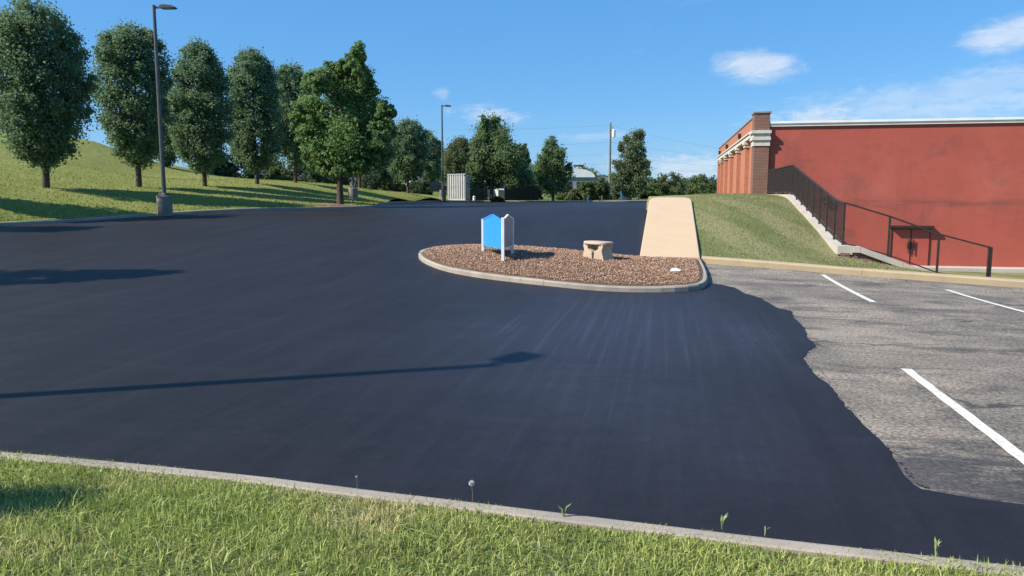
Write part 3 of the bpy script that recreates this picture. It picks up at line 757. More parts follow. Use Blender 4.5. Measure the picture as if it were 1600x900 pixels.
# ------------------------------------------------------------------ sign on the island
sg = thing('panel_sign', 'blank blue gabled panel sign with white posts on the mulch', 'sign')
def mz(x, y): return float(mulch_z(np.array([x]), np.array([y]))[0])
A = V(755, 399, 19.3); B = V(786, 407, 18.0); Cc = V(800.5, 403, 18.9)
top = {0: V(755, 342, 19.3)[2], 1: V(786, 340, 18.0)[2], 2: V(800.5, 341, 18.9)[2]}
for i, p in enumerate((A, B, Cc)):
    MB().box(p[0]-.034, p[0]+.034, p[1]-.034, p[1]+.034, mz(p[0], p[1])-.1, top[i]).build('post', M['sign_white'], sg, .004)
def gable(name, p, q, zt, zb, rise, m, mf):
    p, q = Vector((p[0], p[1], 0)), Vector((q[0], q[1], 0)); d_ = (q-p); L_ = d_.length; d_.normalize(); nrm = Vector((-d_.y, d_.x, 0))
    prof = [(.028, zb), (L_-.028, zb), (L_-.028, zt), (L_*.5+.1, zt+rise*.94), (L_*.5, zt+rise), (L_*.5-.1, zt+rise*.94), (.028, zt)]
    f_ = lambda pt, e_: p+d_*pt[0]+nrm*(-.012+.024*e_)+Vector((0, 0, pt[1]))
    o_ = MB().prism(prof, f_).build(name, m, sg)
    for a_, c_ in ((prof[6], prof[4]), (prof[4], prof[2])):
        MB().bar(p+d_*a_[0]+Vector((0, 0, a_[1]+.012)), p+d_*c_[0]+Vector((0, 0, c_[1]+.012)), .045, .03).build('frame_rail', mf, sg)
    MB().bar(p+d_*.03+Vector((0, 0, zb-.012)), p+d_*(L_-.03)+Vector((0, 0, zb-.012)), .04, .03).build('frame_rail', mf, sg)
zb = V(770, 384, 18.8)[2]
gable('blue_panel', A, B, top[0]-.02, zb, .13, M['sign_blue'], M['sign_blue'])
gable('grey_panel', B, Cc, top[2]-.02, zb, .10, M['sign_back'], M['sign_white'])
lg = V(798, 402, 19.3); MB().box(lg[0]-.025, lg[0]+.025, lg[1]-.025, lg[1]+.025, mz(lg[0], lg[1])-.1, zb+.2).build('post', M['sign_white'], sg, .004)

# ------------------------------------------------------------------ bench on the island
bp = V(934, 404, 18.5); bz = mz(bp[0], bp[1])
bn = thing('stone_bench', 'cream cast stone bench with flared legs on the mulch island', 'bench', (bp[0], bp[1], bz-.03), TH-R(52))
pr = []
for k in range(25):
    a = -math.pi+2*math.pi*k/24
    pr.append((.40*math.copysign(abs(math.cos(a))**.55, math.cos(a)), .21*math.copysign(abs(math.sin(a))**.7, math.sin(a))+.05*math.cos(a)**2-.02))
pr = pr[:-1]
vs = [(x_*f_, y_*f_, z_) for f_, z_ in ((.93, .375), (1, .39), (1, .43), (.96, .445)) for x_, y_ in pr]
n = len(pr); fs = [(j*n+i, j*n+(i+1) % n, (j+1)*n+(i+1) % n, (j+1)*n+i) for j in range(3) for i in range(n)]+[tuple(range(n))[::-1], tuple(3*n+i for i in range(n))]
MB().add(vs, fs).build('seat', M['bench_stone'], bn)
for sgn in (-1, 1):
    prof = [(-.37, 0), (-.035, 0), (-.035, .12), (-.05, .15), (-.03, .19), (-.06, .22), (-.11, .24), (-.17, .27), (-.19, .32), (-.18, .38), (-.33, .38), (-.33, .32), (-.30, .25), (-.31, .18), (-.34, .1)]
    prof = [(x_*sgn*-1 if sgn > 0 else x_, z_) for x_, z_ in prof]
    f_ = lambda pt, e_: (pt[0], -.17+.34*e_, pt[1])
    MB().prism(prof, f_).build('leg', M['bench_stone'], bn)
ps = V(1055, 424, 17.0)
pp = MB(); pz0 = mz(ps[0], ps[1])+.03
pp.add([(ps[0]-.12, ps[1]-.05, pz0), (ps[0]+.10, ps[1]-.07, pz0+.01), (ps[0]+.14, ps[1]+.06, pz0+.03), (ps[0]-.08, ps[1]+.08, pz0+.05), (ps[0]+.02, ps[1], pz0+.07), (ps[0]+.01, ps[1]+.01, pz0-.02)],
       [(0, 1, 4), (1, 2, 4), (2, 3, 4), (3, 0, 4), (1, 0, 5), (2, 1, 5), (3, 2, 5), (0, 3, 5)])
tag(pp.build('paper_scrap', M['paper']), 'crumpled white paper scrap lying on the mulch near its right end', 'litter')

# ------------------------------------------------------------------ brick building
bd = thing('brick_building', 'long red brick building with white roof edge and pilastered side', 'building')
S0 = 41.8
MB().box(5.0, 40, S0, S0+1.0, -2.2, 5.41).build('painted_wall', M['red_painted_brick'], bd)
MB().box(4.995, 40, S0-.10, S0+1.0, 5.412, 5.55).box(4.99, 40, S0-.16, S0+1.0, 5.552, 5.67).build('roof_edge', M['white_trim'], bd)
MB().box(5.05, 39.9, S0+1.0, 72, 5.0, 5.3).build('roof', M['roof_white'], bd)
MB().box(4.22, 4.96, S0-.18, S0+.9, 1.0, 4.44).build('corner_pier', M['brown_brick'], bd)
MB().box(4.45, 4.99, S0+.9, 72, 1.0, 4.95).build('side_wall', M['orange_brick'], bd)
cst = MB()
for z0, z1, o_ in ((4.44, 4.72, .05), (4.725, 4.86, .12), (4.862, 5.06, .07), (5.062, 5.22, .16)):
    cst.box(4.22-o_, 4.97+o_*.4, S0-.18-o_, S0+.95, z0, z1)
cst.build('corner_capital', M['stone_trim'], bd)
MB().box(4.20, 4.96, S0-.16, S0+.95, 5.222, 6.08).build('corner_parapet', M['brown_brick'], bd)
MB().box(4.15, 5.02, S0-.21, S0+1.0, 6.082, 6.16).build('parapet_cap', M['cap_metal'], bd)
MB().box(4.17, 4.7, S0+.952, 72, 4.96, 5.18).box(4.10, 4.7, S0+.952, 72, 5.182, 5.26).build('cornice', M['stone_trim'], bd)
MB().box(4.30, 4.7, S0+.952, 72, 5.262, 5.98).build('parapet', M['orange_brick'], bd)
MB().box(4.25, 4.75, S0+1.002, 72.05, 5.982, 6.06).build('parapet_cap', M['cap_metal'], bd)
for k, s_ in enumerate((46.5, 52.0, 57.6, 62.9, 67.9, 71.6)):
    pil = MB().box(4.22, 4.449, s_-.33, s_+.33, 1.0, 4.62).build('pilaster', M['orange_brick'], bd)
    MB().box(4.16, 4.448, s_-.40, s_+.40, 4.622, 4.78).box(4.11, 4.448, s_-.46, s_+.46, 4.782, 4.955).build('capital', M['stone_trim'], pil)
for s_ in (50.3, 61.0, 69.5):
    MB().box(4.12, 4.299, s_-.2, s_+.2, 5.45, 5.7).bar((4.2, s_, 5.45), (4.2, s_, 5.36), .1).build('scupper', M['brown_metal'], bd)
# double door in the lower court
dr = MB().box(11.08, 12.86, S0-.012, S0+.2, -1.6, .28).build('door_leaf', M['red_door_paint'], bd)
dr.name = 'door_panel'
bpy.data.objects.remove(dr)
for a, b_, hx in ((11.10, 11.93, 11.86), (11.99, 12.80, 12.06)):
    lf = MB().box(a, b_, S0-.035, S0+.1, -1.58, .24).build('door', M['red_door_paint'], bd)
    MB().box(hx-.06, hx+.06, S0-.10, S0-.036, -.72, -.42).bar((hx, S0-.13, -.95), (hx, S0-.13, -.25), .035).bar((hx, S0-.13, -.9), (hx, S0-.04, -.9), .03).bar((hx, S0-.13, -.3), (hx, S0-.04, -.3), .03).build('handle', M['brown_metal'], lf)
MB().box(11.02, 11.09, S0-.06, S0+.1, -1.6, .30).box(11.935, 11.985, S0-.05, S0+.1, -1.58, .24).box(12.81, 12.86, S0-.04, S0+.1, -1.6, .242).build('door_frame', M['brown_metal'], bd)
MB().box(10.94, 12.92, S0-.34, S0-.002, .305, .43).build('door_canopy', M['brown_metal'], bd, .01)
wl = MB().box(7.62, 7.98, S0-.26, S0-.002, 1.62, 1.86).build('wall_lamp', M['brown_metal'], bd, .02)
MB().box(7.66, 7.94, S0-.24, S0-.03, 1.57, 1.618).build('lamp_lens', M['lens'], wl)

# ------------------------------------------------------------------ retaining wall and fence
rw = thing('retaining_wall', 'brick retaining wall with a pale concrete coping stepping down the slope', 'wall')
E0 = 4.78
prof_a = [(41.6, 1.98), (33.5, 1.98), (24.4, .56), (23.25, .53)]     # along s, coping top
prof_b = [(4.78, .53), (5.35, .52), (7.35, -.23), (9.2, -.62)]      # along e, coping top
bw = MB()
for (s1, z1), (s2_, z2) in zip(prof_a[:-1], prof_a[1:]):
    bw.add([(x_, s_, z_) for s_, zt in ((s1, z1), (s2_, z2)) for x_, z_ in ((E0+.04, -2), (E0+.30, -2), (E0+.30, zt-.2), (E0+.04, zt-.2))],
           [(0, 1, 2, 3), (7, 6, 5, 4), (0, 4, 5, 1), (1, 5, 6, 2), (2, 6, 7, 3), (3, 7, 4, 0)])
for (e1, z1), (e2, z2) in zip(prof_b[:-1], prof_b[1:]):
    bw.add([(e_, y_, z_) for e_, zt in ((e1+(.05 if e1 == 4.78 else 0), z1), (e2, z2)) for y_, z_ in ((23.29, -2), (23.55, -2), (23.55, zt-.15), (23.29, zt-.15))],
           [(0, 1, 2, 3), (7, 6, 5, 4), (0, 4, 5, 1), (1, 5, 6, 2), (2, 6, 7, 3), (3, 7, 4, 0)])
bw.build('brick_face', M['brown_brick'], rw)
def coping(profile, along, w0, w1, hgt, pieces):
    q = np.array(profile); dd = np.r_[0, np.cumsum(np.hypot(np.diff(q[:, 0]), np.diff(q[:, 1])))]
    cuts = np.unique(np.r_[np.linspace(0, dd[-1], pieces+1), dd])
    for a, b_ in zip(cuts[:-1], cuts[1:]):
        if b_-a < .15: continue
        a2, b2 = a+.004, b_-.004
        s1, z1, s2_, z2 = np.interp(a2, dd, q[:, 0]), np.interp(a2, dd, q[:, 1]), np.interp(b2, dd, q[:, 0]), np.interp(b2, dd, q[:, 1])
        vs = []
        for s_, z_ in ((s1, z1), (s2_, z2)):
            for w_, h_ in ((w0, -hgt), (w1, -hgt), (w1, 0), (w0, 0)):
                vs.append((w_, s_, z_+h_) if along == 's' else (s_, w_, z_+h_))
        MB().add(vs, [(0, 1, 2, 3), (7, 6, 5, 4), (0, 4, 5, 1), (1, 5, 6, 2), (2, 6, 7, 3), (3, 7, 4, 0)]).build('coping_section', M['pale_stone'], rw)
coping(prof_a, 's', E0-.03, E0+.37, .24, 7)
coping([(5.155, .52)]+[(5.35, .52), (7.35, -.23), (9.2, -.62)], 'e', 23.2, 23.62, .17, 3)

fc = thing('metal_fence', 'dark metal mesh fence standing on the coping beside the red wall', 'fence')
FE = E0+.17; FS = 23.42; FH = 1.2
def za(s_): return float(np.interp(s_, [q[0] for q in prof_a[::-1]], [q[1] for q in prof_a[::-1]]))
def zb_(e_): return float(np.interp(e_, [q[0] for q in prof_b], [q[1] for q in prof_b]))
posts = [(FE, s_, za(s_), za(s_)+FH) for s_ in np.linspace(41.4, 33.4, 7)]+[(FE, s_, za(s_), za(s_)+FH) for s_ in np.linspace(33.4, 23.6, 9)[1:]]
posts2 = [(e_, FS, zb_(e_), zb_(e_)+h_) for e_, h_ in ((6.13, 1.14), (7.43, 1.13), (8.78, 1.05))]
for x_, y_, z0, z1 in posts: MB().box(x_-.03, x_+.03, y_-.03, y_+.03, z0-.05, z1+.02).build('post', M['fence_black'], fc)
for x_, y_, z0, z1 in posts2: MB().box(x_-.026, x_+.026, y_-.026, y_+.026, z0-.3, z1+.02).build('post', M['fence_black'], fc)
MB().box(8.70, 8.74, FS-.03, FS+.03, zb_(8.7)-.3, zb_(8.7)+1.08).build('post', M['fence_black'], fc)
for a, b_ in zip(posts[:-1], posts[1:]):
    MB().bar((a[0], a[1], a[3]), (b_[0], b_[1], b_[3]), .045, .045).build('top_rail', M['fence_black'], fc)
    MB().bar((a[0], a[1], a[2]+.10), (b_[0], b_[1], b_[2]+.10), .04, .04).build('bottom_rail', M['fence_black'], fc)
    g_ = MB(); L_ = abs(a[1]-b_[1]); k_ = int(L_/.055)
    for i in range(1, k_):
        f_ = i/k_; y_ = lerp(a[1], b_[1], f_)
        g_.bar((a[0], y_, lerp(a[2], b_[2], f_)+.11), (a[0], y_, lerp(a[3], b_[3], f_)-.02), .0075)
    for i in range(1, 10):
        h_ = .1+1.08*i/10
        g_.bar((a[0], a[1], a[2]+h_), (b_[0], b_[1], b_[2]+h_), .005)
    o_ = g_.build('mesh_panel', M['fence_black'], fc); o_['kind'] = 'stuff'
chain = [(posts[-1][0], FS, posts[-1][2], posts[-1][3])]+posts2
for a, b_ in zip(chain[:-1], chain[1:]):
    MB().bar((a[0], a[1], a[3]), (b_[0], b_[1], b_[3]), .045, .045).build('top_rail', M['fence_black'], fc)
    MB().bar((a[0], a[1], a[2]+.06), (b_[0], b_[1], b_[2]+.06), .035, .035).build('bottom_rail', M['fence_black'], fc)
    g_ = MB(); k_ = int(abs(a[0]-b_[0])/.055)
    for i in range(1, k_):
        f_ = i/k_; x_ = lerp(a[0], b_[0], f_)
        g_.bar((x_, FS, lerp(a[2], b_[2], f_)+.06), (x_, FS, lerp(a[3], b_[3], f_)-.02), .0018)
    o_ = g_.build('mesh_panel', M['fence_black'], fc); o_['kind'] = 'stuff'

mc = V(520, 323.5, 40.2); a_ = np.linspace(0, 2*math.pi, 25); r_ = np.linspace(.02, 1, 6)[:, None]
RX = mc[0]+r_*np.cos(a_)[None]*(1.0+.15*np.sin(3*a_))[None]; RY = mc[1]+r_*np.sin(a_)[None]*.9
sheet('mulch_ring', RX, RY, bank(RX, RY)+.06*(1-r_**2)+.02, M['red_mulch'])
# ------------------------------------------------------------------ lamp posts
def lamp_post(base, ztop, label, arm, rbase=.31, hbase=.75, th=.095):
    x_, y_, z_ = base
    L_ = thing('lamp_post', label, 'lamp post', base, 0, 'lamp posts around the parking lot')
    H = ztop-z_
    MB().lathe((0, 0, 0), [(rbase*1.04, -.3), (rbase, 0), (rbase, hbase-.03), (rbase-.03, hbase)], 20).build('concrete_base', M['aged_concrete'], L_)
    MB().box(-.17, .17, -.17, .17, hbase+.001, hbase+.10).build('base_cover', M['pole_bronze'], L_, .02)
    MB().tube([(0, 0, hbase+.1), (0, 0, H*.5), (0, 0, H)], [th, th*.87, th*.72], 10).build('pole', M['pole_bronze'], L_)
    d_ = Vector((math.cos(arm), math.sin(arm), 0))
    MB().bar(d_*.05+Vector((0, 0, H-.10)), d_*.34+Vector((0, 0, H-.08)), .06, .08).build('arm', M['pole_bronze'], L_)
    h_ = MB(); sd = Vector((-d_.y, d_.x, 0))
    prof = [(.30, -.14), (.88, -.13), (.92, -.09), (.80, -.03), (.45, 0), (.30, -.02)]
    h_.prism(prof, lambda pt, e_: d_*pt[0]+sd*(-.17+.34*e_)+Vector((0, 0, H+pt[1])))
    hd = h_.build('lamp_head', M['pole_bronze'], L_)
    c_ = d_*.6+Vector((0, 0, H-.145))
    q = MB(); q.prism([(.38, -.16), (.82, -.155), (.82, -.14), (.38, -.142)], lambda pt, e_: d_*pt[0]+sd*(-.13+.26*e_)+Vector((0, 0, H+pt[1]))); q.build('lens', M['lens'], hd)
    return L_
b1 = V(258, 333, 33.1); lamp_post(b1, V(247, 8, 33.1)[2], 'tall lamp post on a round concrete base before the leftmost trees', TH)
b2 = V(692, 309, 74); lamp_post(b2, V(689, 164, 74)[2], 'distant lamp post beside the pale corrugated container', TH)
b3 = V(552, 312, 50); lamp_post(b3, b3[2]+8.6, 'lamp post on a concrete base half hidden behind the broad maple', TH)
lamp_post((-1.95-10.3*SUN_H[0], 8.62-10.3*SUN_H[1], .12), 10.3*math.tan(SUN_EL)+.0, 'lamp post standing on the near lawn whose shadow crosses the lot', R(63), .3, .7, .125)

# ------------------------------------------------------------------ trees
def leaf_mesh(name, P, Nn, size, m, parent, rs):
    n = len(P)
    rv = rs.normal(0, 1, (n, 3)); a = np.cross(Nn, rv); a /= np.linalg.norm(a, axis=1)[:, None]+1e-9
    b_ = np.cross(Nn, a); sz = size*rs.uniform(.6, 1.3, n)[:, None]
    vs = np.stack([P-a*sz*.5, P+b_*sz*.32, P+a*sz*.5, P-b_*sz*.32], 1).reshape(-1, 3)
    return mesh_np(name, vs, np.arange(4*n).reshape(-1, 4), m, parent)
def clumps_to_leaves(C, rc, per, centre, rs, soft=False):
    n = len(C); P = np.repeat(C, per, 0); r_ = np.repeat(rc, per)
    off = rs.normal(0, 1, (n*per, 3)); off /= np.linalg.norm(off, axis=1)[:, None]
    rad = rs.uniform(0, 1, n*per)**.45
    Q = P+off*(rad*r_)[:, None]*np.array([1, 1, .8])
    if soft: Q = P+rs.normal(0, .55, (n*per, 3))*r_[:, None]
    out = Q-np.asarray(centre); out /= np.linalg.norm(out, axis=1)[:, None]+1e-6
    Nn = out*.35+off*.7+rs.normal(0, .55, (n*per, 3))+np.array([0, 0, .35]); Nn /= np.linalg.norm(Nn, axis=1)[:, None]
    return Q, Nn
PEAR = ([0, .06, .15, .3, .45, .6, .75, .87, .95, 1], [.2, .45, .7, .93, 1, 1, .93, .78, .58, .25])
COLM = ([0, .06, .15, .3, .45, .6, .75, .87, .95, 1], [.18, .45, .75, .95, 1, .98, .96, .88, .72, .42])
CONE = ([0, .08, .25, .5, .75, .92, 1], [.35, .75, 1, .78, .5, .22, .06])
OVAL = ([0, .1, .3, .55, .8, .93, 1], [.35, .72, .97, 1, .82, .52, .18])
def tree(name, label, px, py, D, top_y, crown_y, hw, prof=PEAR, leaf='pear_leaves', M_=170, per=90, size=.17, seed=1, lobes=None, trunk=.13, group=None, base_z=None, fork=.0, inner=.35):
    rs = np.random.default_rng(seed); M_ = int(M_*1.75); per = int(per*1.5); size *= .8
    b_ = np.array(V(px, py, D))
    if base_z is not None: b_[2] = base_z
    zt = V(px, top_y, D)[2]-b_[2]; zc = V(px, crown_y, D)[2]-b_[2]; Rr = hw*D/1200*(.93 if lobes is None else 1)
    o_ = thing(name, label, 'tree', tuple(b_), 0, group)
    if lobes is None:
        f_ = rs.uniform(0, 1, M_*3); keep_ = rs.uniform(0, 1, M_*3) < np.interp(f_, *prof)**1.2+.05; f_ = f_[keep_][:M_]
        an = rs.uniform(0, 2*np.pi, len(f_)); ph = rs.uniform(0, 6.28, 6)
        lump = 1+.08*np.sin(2*an+ph[0]+5*f_)+.07*np.sin(3*an+ph[1]-9*f_)+.09*np.sin(5*an+ph[2]+14*f_)
        rc = Rr*.21*rs.uniform(.7, 1.35, len(f_))
        rr_ = np.maximum(Rr*np.interp(f_, *prof)*lump-rc*.6, .02)*rs.uniform(inner, 1, len(f_))**.6
        ed_ = rs.uniform(0, 1, len(f_)) < .16; rr_ = np.where(ed_, Rr*np.interp(f_, *prof)*lump*rs.uniform(.88, 1.0, len(f_)), rr_); rc = np.where(ed_, rc*.6, rc)
        C = np.stack([rr_*np.cos(an), rr_*np.sin(an), zc+rc*.5+f_*(zt-zc-rc)], 1)
    else:
        C = []; rc = []
        for (lx, ly, lr, lh, n_) in lobes:
            c_ = np.array(V(lx, ly, D))-b_; a_ = lr*D/1200; h_ = lh*D/1200; dep = rs.uniform(-.55, .55)*Rr*.7
            dirY = np.array([-math.sin(TH), math.cos(TH), 0]); dirX = np.array([math.cos(TH), math.sin(TH), 0])
            for _ in range(int(n_*1.7)):
                q = rs.normal(0, 1, 3); q /= np.linalg.norm(q); rad = rs.uniform(.15, 1)**.5*.85
                C.append(c_+dirX*q[0]*a_*rad+dirY*(q[1]*max(a_, h_*.6)*rad+dep)+np.array([0, 0, q[2]*h_*rad])); rc.append(min(a_, h_)*.44*rs.uniform(.7, 1.3))
        C = np.array(C); rc = np.array(rc)
    ctr = (0, 0, (zc+zt)/2)
    Q, Nn = clumps_to_leaves(C, rc, per, ctr, rs, lobes is None or name in ('poplar_tree', 'oak_tree'))
    tk = MB()
    sway = rs.normal(0, .05, 2)
    pts = [(0, 0, -.25), (0, 0, .0), (sway[0]*.4, sway[1]*.4, zc*.6), (sway[0], sway[1], zc+.25*(zt-zc)), (sway[0]*2, sway[1]*2, zc+.75*(zt-zc))]
    tk.tube(pts, [trunk*1.5, trunk*1.15, trunk, trunk*.7, trunk*.15], 9)
    idx = rs.choice(len(C), min(26, len(C)), replace=False)
    for i in idx:
        q = C[i]; s_ = Vector((sway[0]*.6, sway[1]*.6, max(zc*.75, min(q[2]-.6*math.hypot(q[0], q[1])-.2, zc+.6*(zt-zc)))))
        e_ = Vector(q); md = s_.lerp(e_, .5)+Vector((0, 0, -.06*(e_-s_).length))
        tk.tube([s_, md, e_], [trunk*.38, trunk*.24, trunk*.06], 5, False)
    tk.build('trunk', M['bark'], o_, smooth=True)
    leaf_mesh('crown', Q, Nn, size, M[leaf], o_, rs)
    return o_
ROW = 'pear trees in a row on the left bank'
tree('pear_tree', 'largest dark green pear tree, leftmost on the grassy bank', 72, 294, 35.5, 1, 262, 72, seed=11, M_=230, per=95, size=.17, group=ROW, trunk=.15)
tree('pear_tree', 'columnar pear tree directly left of the tall lamp post', 217, 293, 41, 42, 262, 55, prof=COLM, seed=12, M_=200, per=90, size=.17, group=ROW, trunk=.15)
tree('pear_tree', 'pear tree on the bank right of the tall lamp post', 320, 292, 45.5, 66, 266, 50, seed=13, M_=200, per=85, size=.18, group=ROW, prof=OVAL)
tree('pear_tree', 'fourth pear tree along the bank with a narrow pointed top', 402, 288.5, 50, 76, 266, 45, seed=14, M_=190, per=85, size=.19, group=ROW, prof=OVAL)
tree('pear_tree', 'rear pear tree peeking over the left shoulder of the broad maple', 462, 286, 56, 101, 266, 40, seed=15, M_=170, per=80, size=.2, group=ROW)
tree('pear_tree', 'smaller pear tree behind the tall lamp post', 262, 276, 62, 118, 262, 30, seed=16, M_=120, per=80, size=.2, group=ROW)
tree('pear_tree', 'round topped pear tree right behind the broad maple', 638, 302.5, 71, 185, 282, 34, seed=17, M_=150, per=75, size=.22, group=ROW, prof=OVAL)
tree('pear_tree', 'last pear tree of the bank row beside the distant lamp post', 671, 304, 90, 206, 284, 24, seed=18, M_=120, per=70, size=.22, group=ROW, prof=OVAL)
tree('pear_tree', 'pear tree of the bank row outside the left edge, casting the first stripe', -98, 300, 29.6, -20, 262, 62, seed=19, M_=150, per=80, size=.18, group=ROW)
tree('pear_tree', 'pear tree of the bank row far outside the left edge', -342, 303, 24.8, 0, 262, 66, seed=20, M_=150, per=80, size=.18, group=ROW)
tree('pear_tree', 'pear tree mostly hidden behind the right half of the broad maple', 562, 294, 62, 140, 268, 42, seed=22, M_=150, per=80, size=.19, group=ROW)
mp = tree('maple_tree', 'broad maple with a spiky crown standing at the kerb nose', 532, 323, 41, 58, 285, 80, leaf='maple_leaves', seed=31, per=75, size=.19, trunk=.17, lobes=[
    (532, 150, 42, 50, 34), (500, 128, 24, 30, 16), (562, 105, 14, 44, 14), (568, 130, 22, 36, 16), (558, 74, 5, 16, 7), (566, 98, 9, 14, 6), (490, 175, 32, 42, 26), (474, 205, 20, 36, 14), (505, 225, 36, 40, 24), (545, 215, 44, 46, 34), (583, 195, 32, 44, 24),
    (603, 180, 16, 26, 9), (608, 205, 12, 16, 6), (590, 240, 26, 30, 16), (555, 255, 30, 26, 16), (515, 256, 26, 22, 14), (480, 240, 18, 24, 9), (525, 108, 34, 16, 16), (545, 100, 20, 16, 10), (610, 172, 9, 14, 5), (600, 225, 20, 22, 12), (556, 190, 15, 18, 9), (578, 228, 16, 17, 9), (545, 240, 15, 15, 8), (566, 262, 14, 14, 7), (515, 200, 16, 18, 9), (490, 222, 14, 15, 8), (470, 180, 14, 26, 9), (536, 270, 13, 12, 7), (498, 262, 13, 13, 7), (522, 232, 13, 15, 7), (592, 205, 13, 15, 7)])
tree('shade_tree', 'broadleaf tree outside the left edge shading the fresh asphalt', 0, 0, 15, 0, 0, 10) if False else None
def off_tree(x_, y_, h_, label, seed):
    rs = np.random.default_rng(seed); z_ = float(bank(x_, y_))
    o_ = thing('shade_tree', label, 'tree', (x_, y_, z_)); n_ = 110
    f_ = rs.uniform(0, 1, n_); an = rs.uniform(0, 6.28, n_); r_ = 1.7*np.interp(f_, *CONE)*rs.uniform(.3, 1, n_)**.6
    C = np.stack([r_*np.cos(an), r_*np.sin(an), 1.6+f_*(h_-1.9)], 1)
    Q, Nn = clumps_to_leaves(C, np.full(n_, .42), 80, (0, 0, h_/2), rs)
    MB().tube([(0, 0, -.3), (0, 0, 1.8), (0, 0, h_*.8)], [.18, .13, .03], 8).build('trunk', M['bark'], o_)
    leaf_mesh('crown', Q, Nn, .18, M['pear_leaves'], o_, rs)
Hh = 7.6; Ls = Hh/math.tan(SUN_EL)
off_tree(-11.0-Ls*SUN_H[0], 15.9-Ls*SUN_H[1], Hh-.2, 'conical tree outside the left edge whose shadow falls on the asphalt', 41)

tree('oak_tree', 'tall green tree over the dark enclosure in the far middle', 768, 308, 72, 179, 272, 44, leaf='oak_leaves', seed=51, per=75, size=.24, trunk=.16, lobes=[
    (768, 205, 22, 24, 22), (752, 225, 18, 26, 16), (785, 222, 22, 26, 20), (764, 245, 30, 26, 26), (795, 250, 22, 22, 16), (745, 262, 16, 20, 12), (778, 272, 30, 18, 20), (806, 236, 10, 20, 7), (812, 262, 12, 16, 8), (757, 192, 8, 10, 5), (774, 186, 7, 9, 5), (748, 282, 16, 14, 10), (800, 280, 18, 14, 12), (822, 278, 12, 14, 8), (768, 288, 14, 10, 6)])
tree('oak_tree', 'lighter green tree standing before the white domed building', 864, 314, 76, 212, 292, 28, leaf='oak_leaves', seed=52, per=75, size=.24, prof=OVAL, trunk=.13, lobes=[
    (862, 228, 12, 16, 10), (850, 245, 12, 14, 10), (873, 246, 14, 16, 12), (861, 262, 22, 18, 18), (846, 276, 14, 14, 9), (880, 274, 14, 16, 10), (862, 292, 24, 14, 16), (888, 262, 7, 8, 4), (842, 262, 6, 8, 4)])
tree('poplar_tree', 'leaning pointed tree beside the wooden utility pole', 985, 312, 79, 203, 290, 30, leaf='poplar_leaves', seed=53, per=75, size=.24, trunk=.12, lobes=[
    (993, 220, 12, 18, 12), (1002, 238, 10, 14, 8), (984, 244, 14, 18, 14), (972, 232, 6, 14, 5), (994, 262, 18, 18, 18), (973, 266, 14, 18, 12), (965, 282, 12, 16, 10), (988, 286, 24, 16, 20), (1006, 276, 8, 14, 7), (998, 210, 8, 12, 6), (980, 222, 9, 14, 7), (1002, 256, 11, 14, 9), (966, 256, 9, 12, 6), (988, 298, 20, 8, 10), (960, 296, 8, 9, 5)])
tree('willow_tree', 'pale feathery tree behind the corrugated container', 722, 306, 105, 216, 296, 34, leaf='willow_leaves', seed=54, M_=130, per=70, size=.3, prof=OVAL, base_z=1.8)
tree('willow_tree', 'pale feathery tree peeking left of the tall enclosure tree', 812, 308, 100, 222, 296, 18, leaf='willow_leaves', seed=55, M_=80, per=70, size=.3, prof=OVAL, base_z=1.6)

# ------------------------------------------------------------------ bushes
def bush(px, py, D, hw, top_y, label, leaf='bush_leaves', seed=1, n_=60, size=.16, z=None, per=70, group=None, depth=1.0):
    rs = np.random.default_rng(seed); b_ = np.array(V(px, py, D))
    if z is not None: b_[2] = z
    H = V(px, top_y, D)[2]-b_[2]; Rr = hw*D/1200
    o_ = thing('bush', label, 'bush', tuple(b_), TH, group)
    an = rs.uniform(0, 6.28, n_); el = rs.uniform(0, 1, n_)
    rr_ = Rr*np.sqrt(1-(el*.92)**2)*rs.uniform(.35, 1, n_)**.5*(1+.2*np.sin(3*an+seed))
    ht = 1+.22*np.sin(2.3*np.cos(an)*3+seed*1.7)
    C = np.stack([rr_*np.cos(an), rr_*np.sin(an)*depth, np.maximum(.12, H*el*.86*ht)], 1)
    Q, Nn = clumps_to_leaves(C, np.full(n_, max(.22, min(Rr, H)*.26)), per, (0, 0, 0), rs)
    Q[:, 2] = np.maximum(Q[:, 2], -.05)
    st = MB()
    for k in range(6):
        q = C[rs.integers(n_)]; st.tube([(0, 0, -.1), tuple(q*.55), tuple(q)], [.04, .025, .008], 5, False)
    st.build('stem', M['bark'], o_); leaf_mesh('foliage', Q, Nn, size, M[leaf], o_, rs)
dS = -SHRUB[0]*math.sin(TH)+SHRUB[1]*math.cos(TH); xS = SHRUB[0]*math.cos(TH)+SHRUB[1]*math.sin(TH)
pS = 800+1200*xS/dS
o_ = bush(pS, 780, dS, .3*1200/dS, 600, 'low shrub on the near lawn just outside the left edge, shading the grass', 'bush_leaves', 59, 60, .05, z=.15)
BK = 'shrubs behind the trees along the bank'
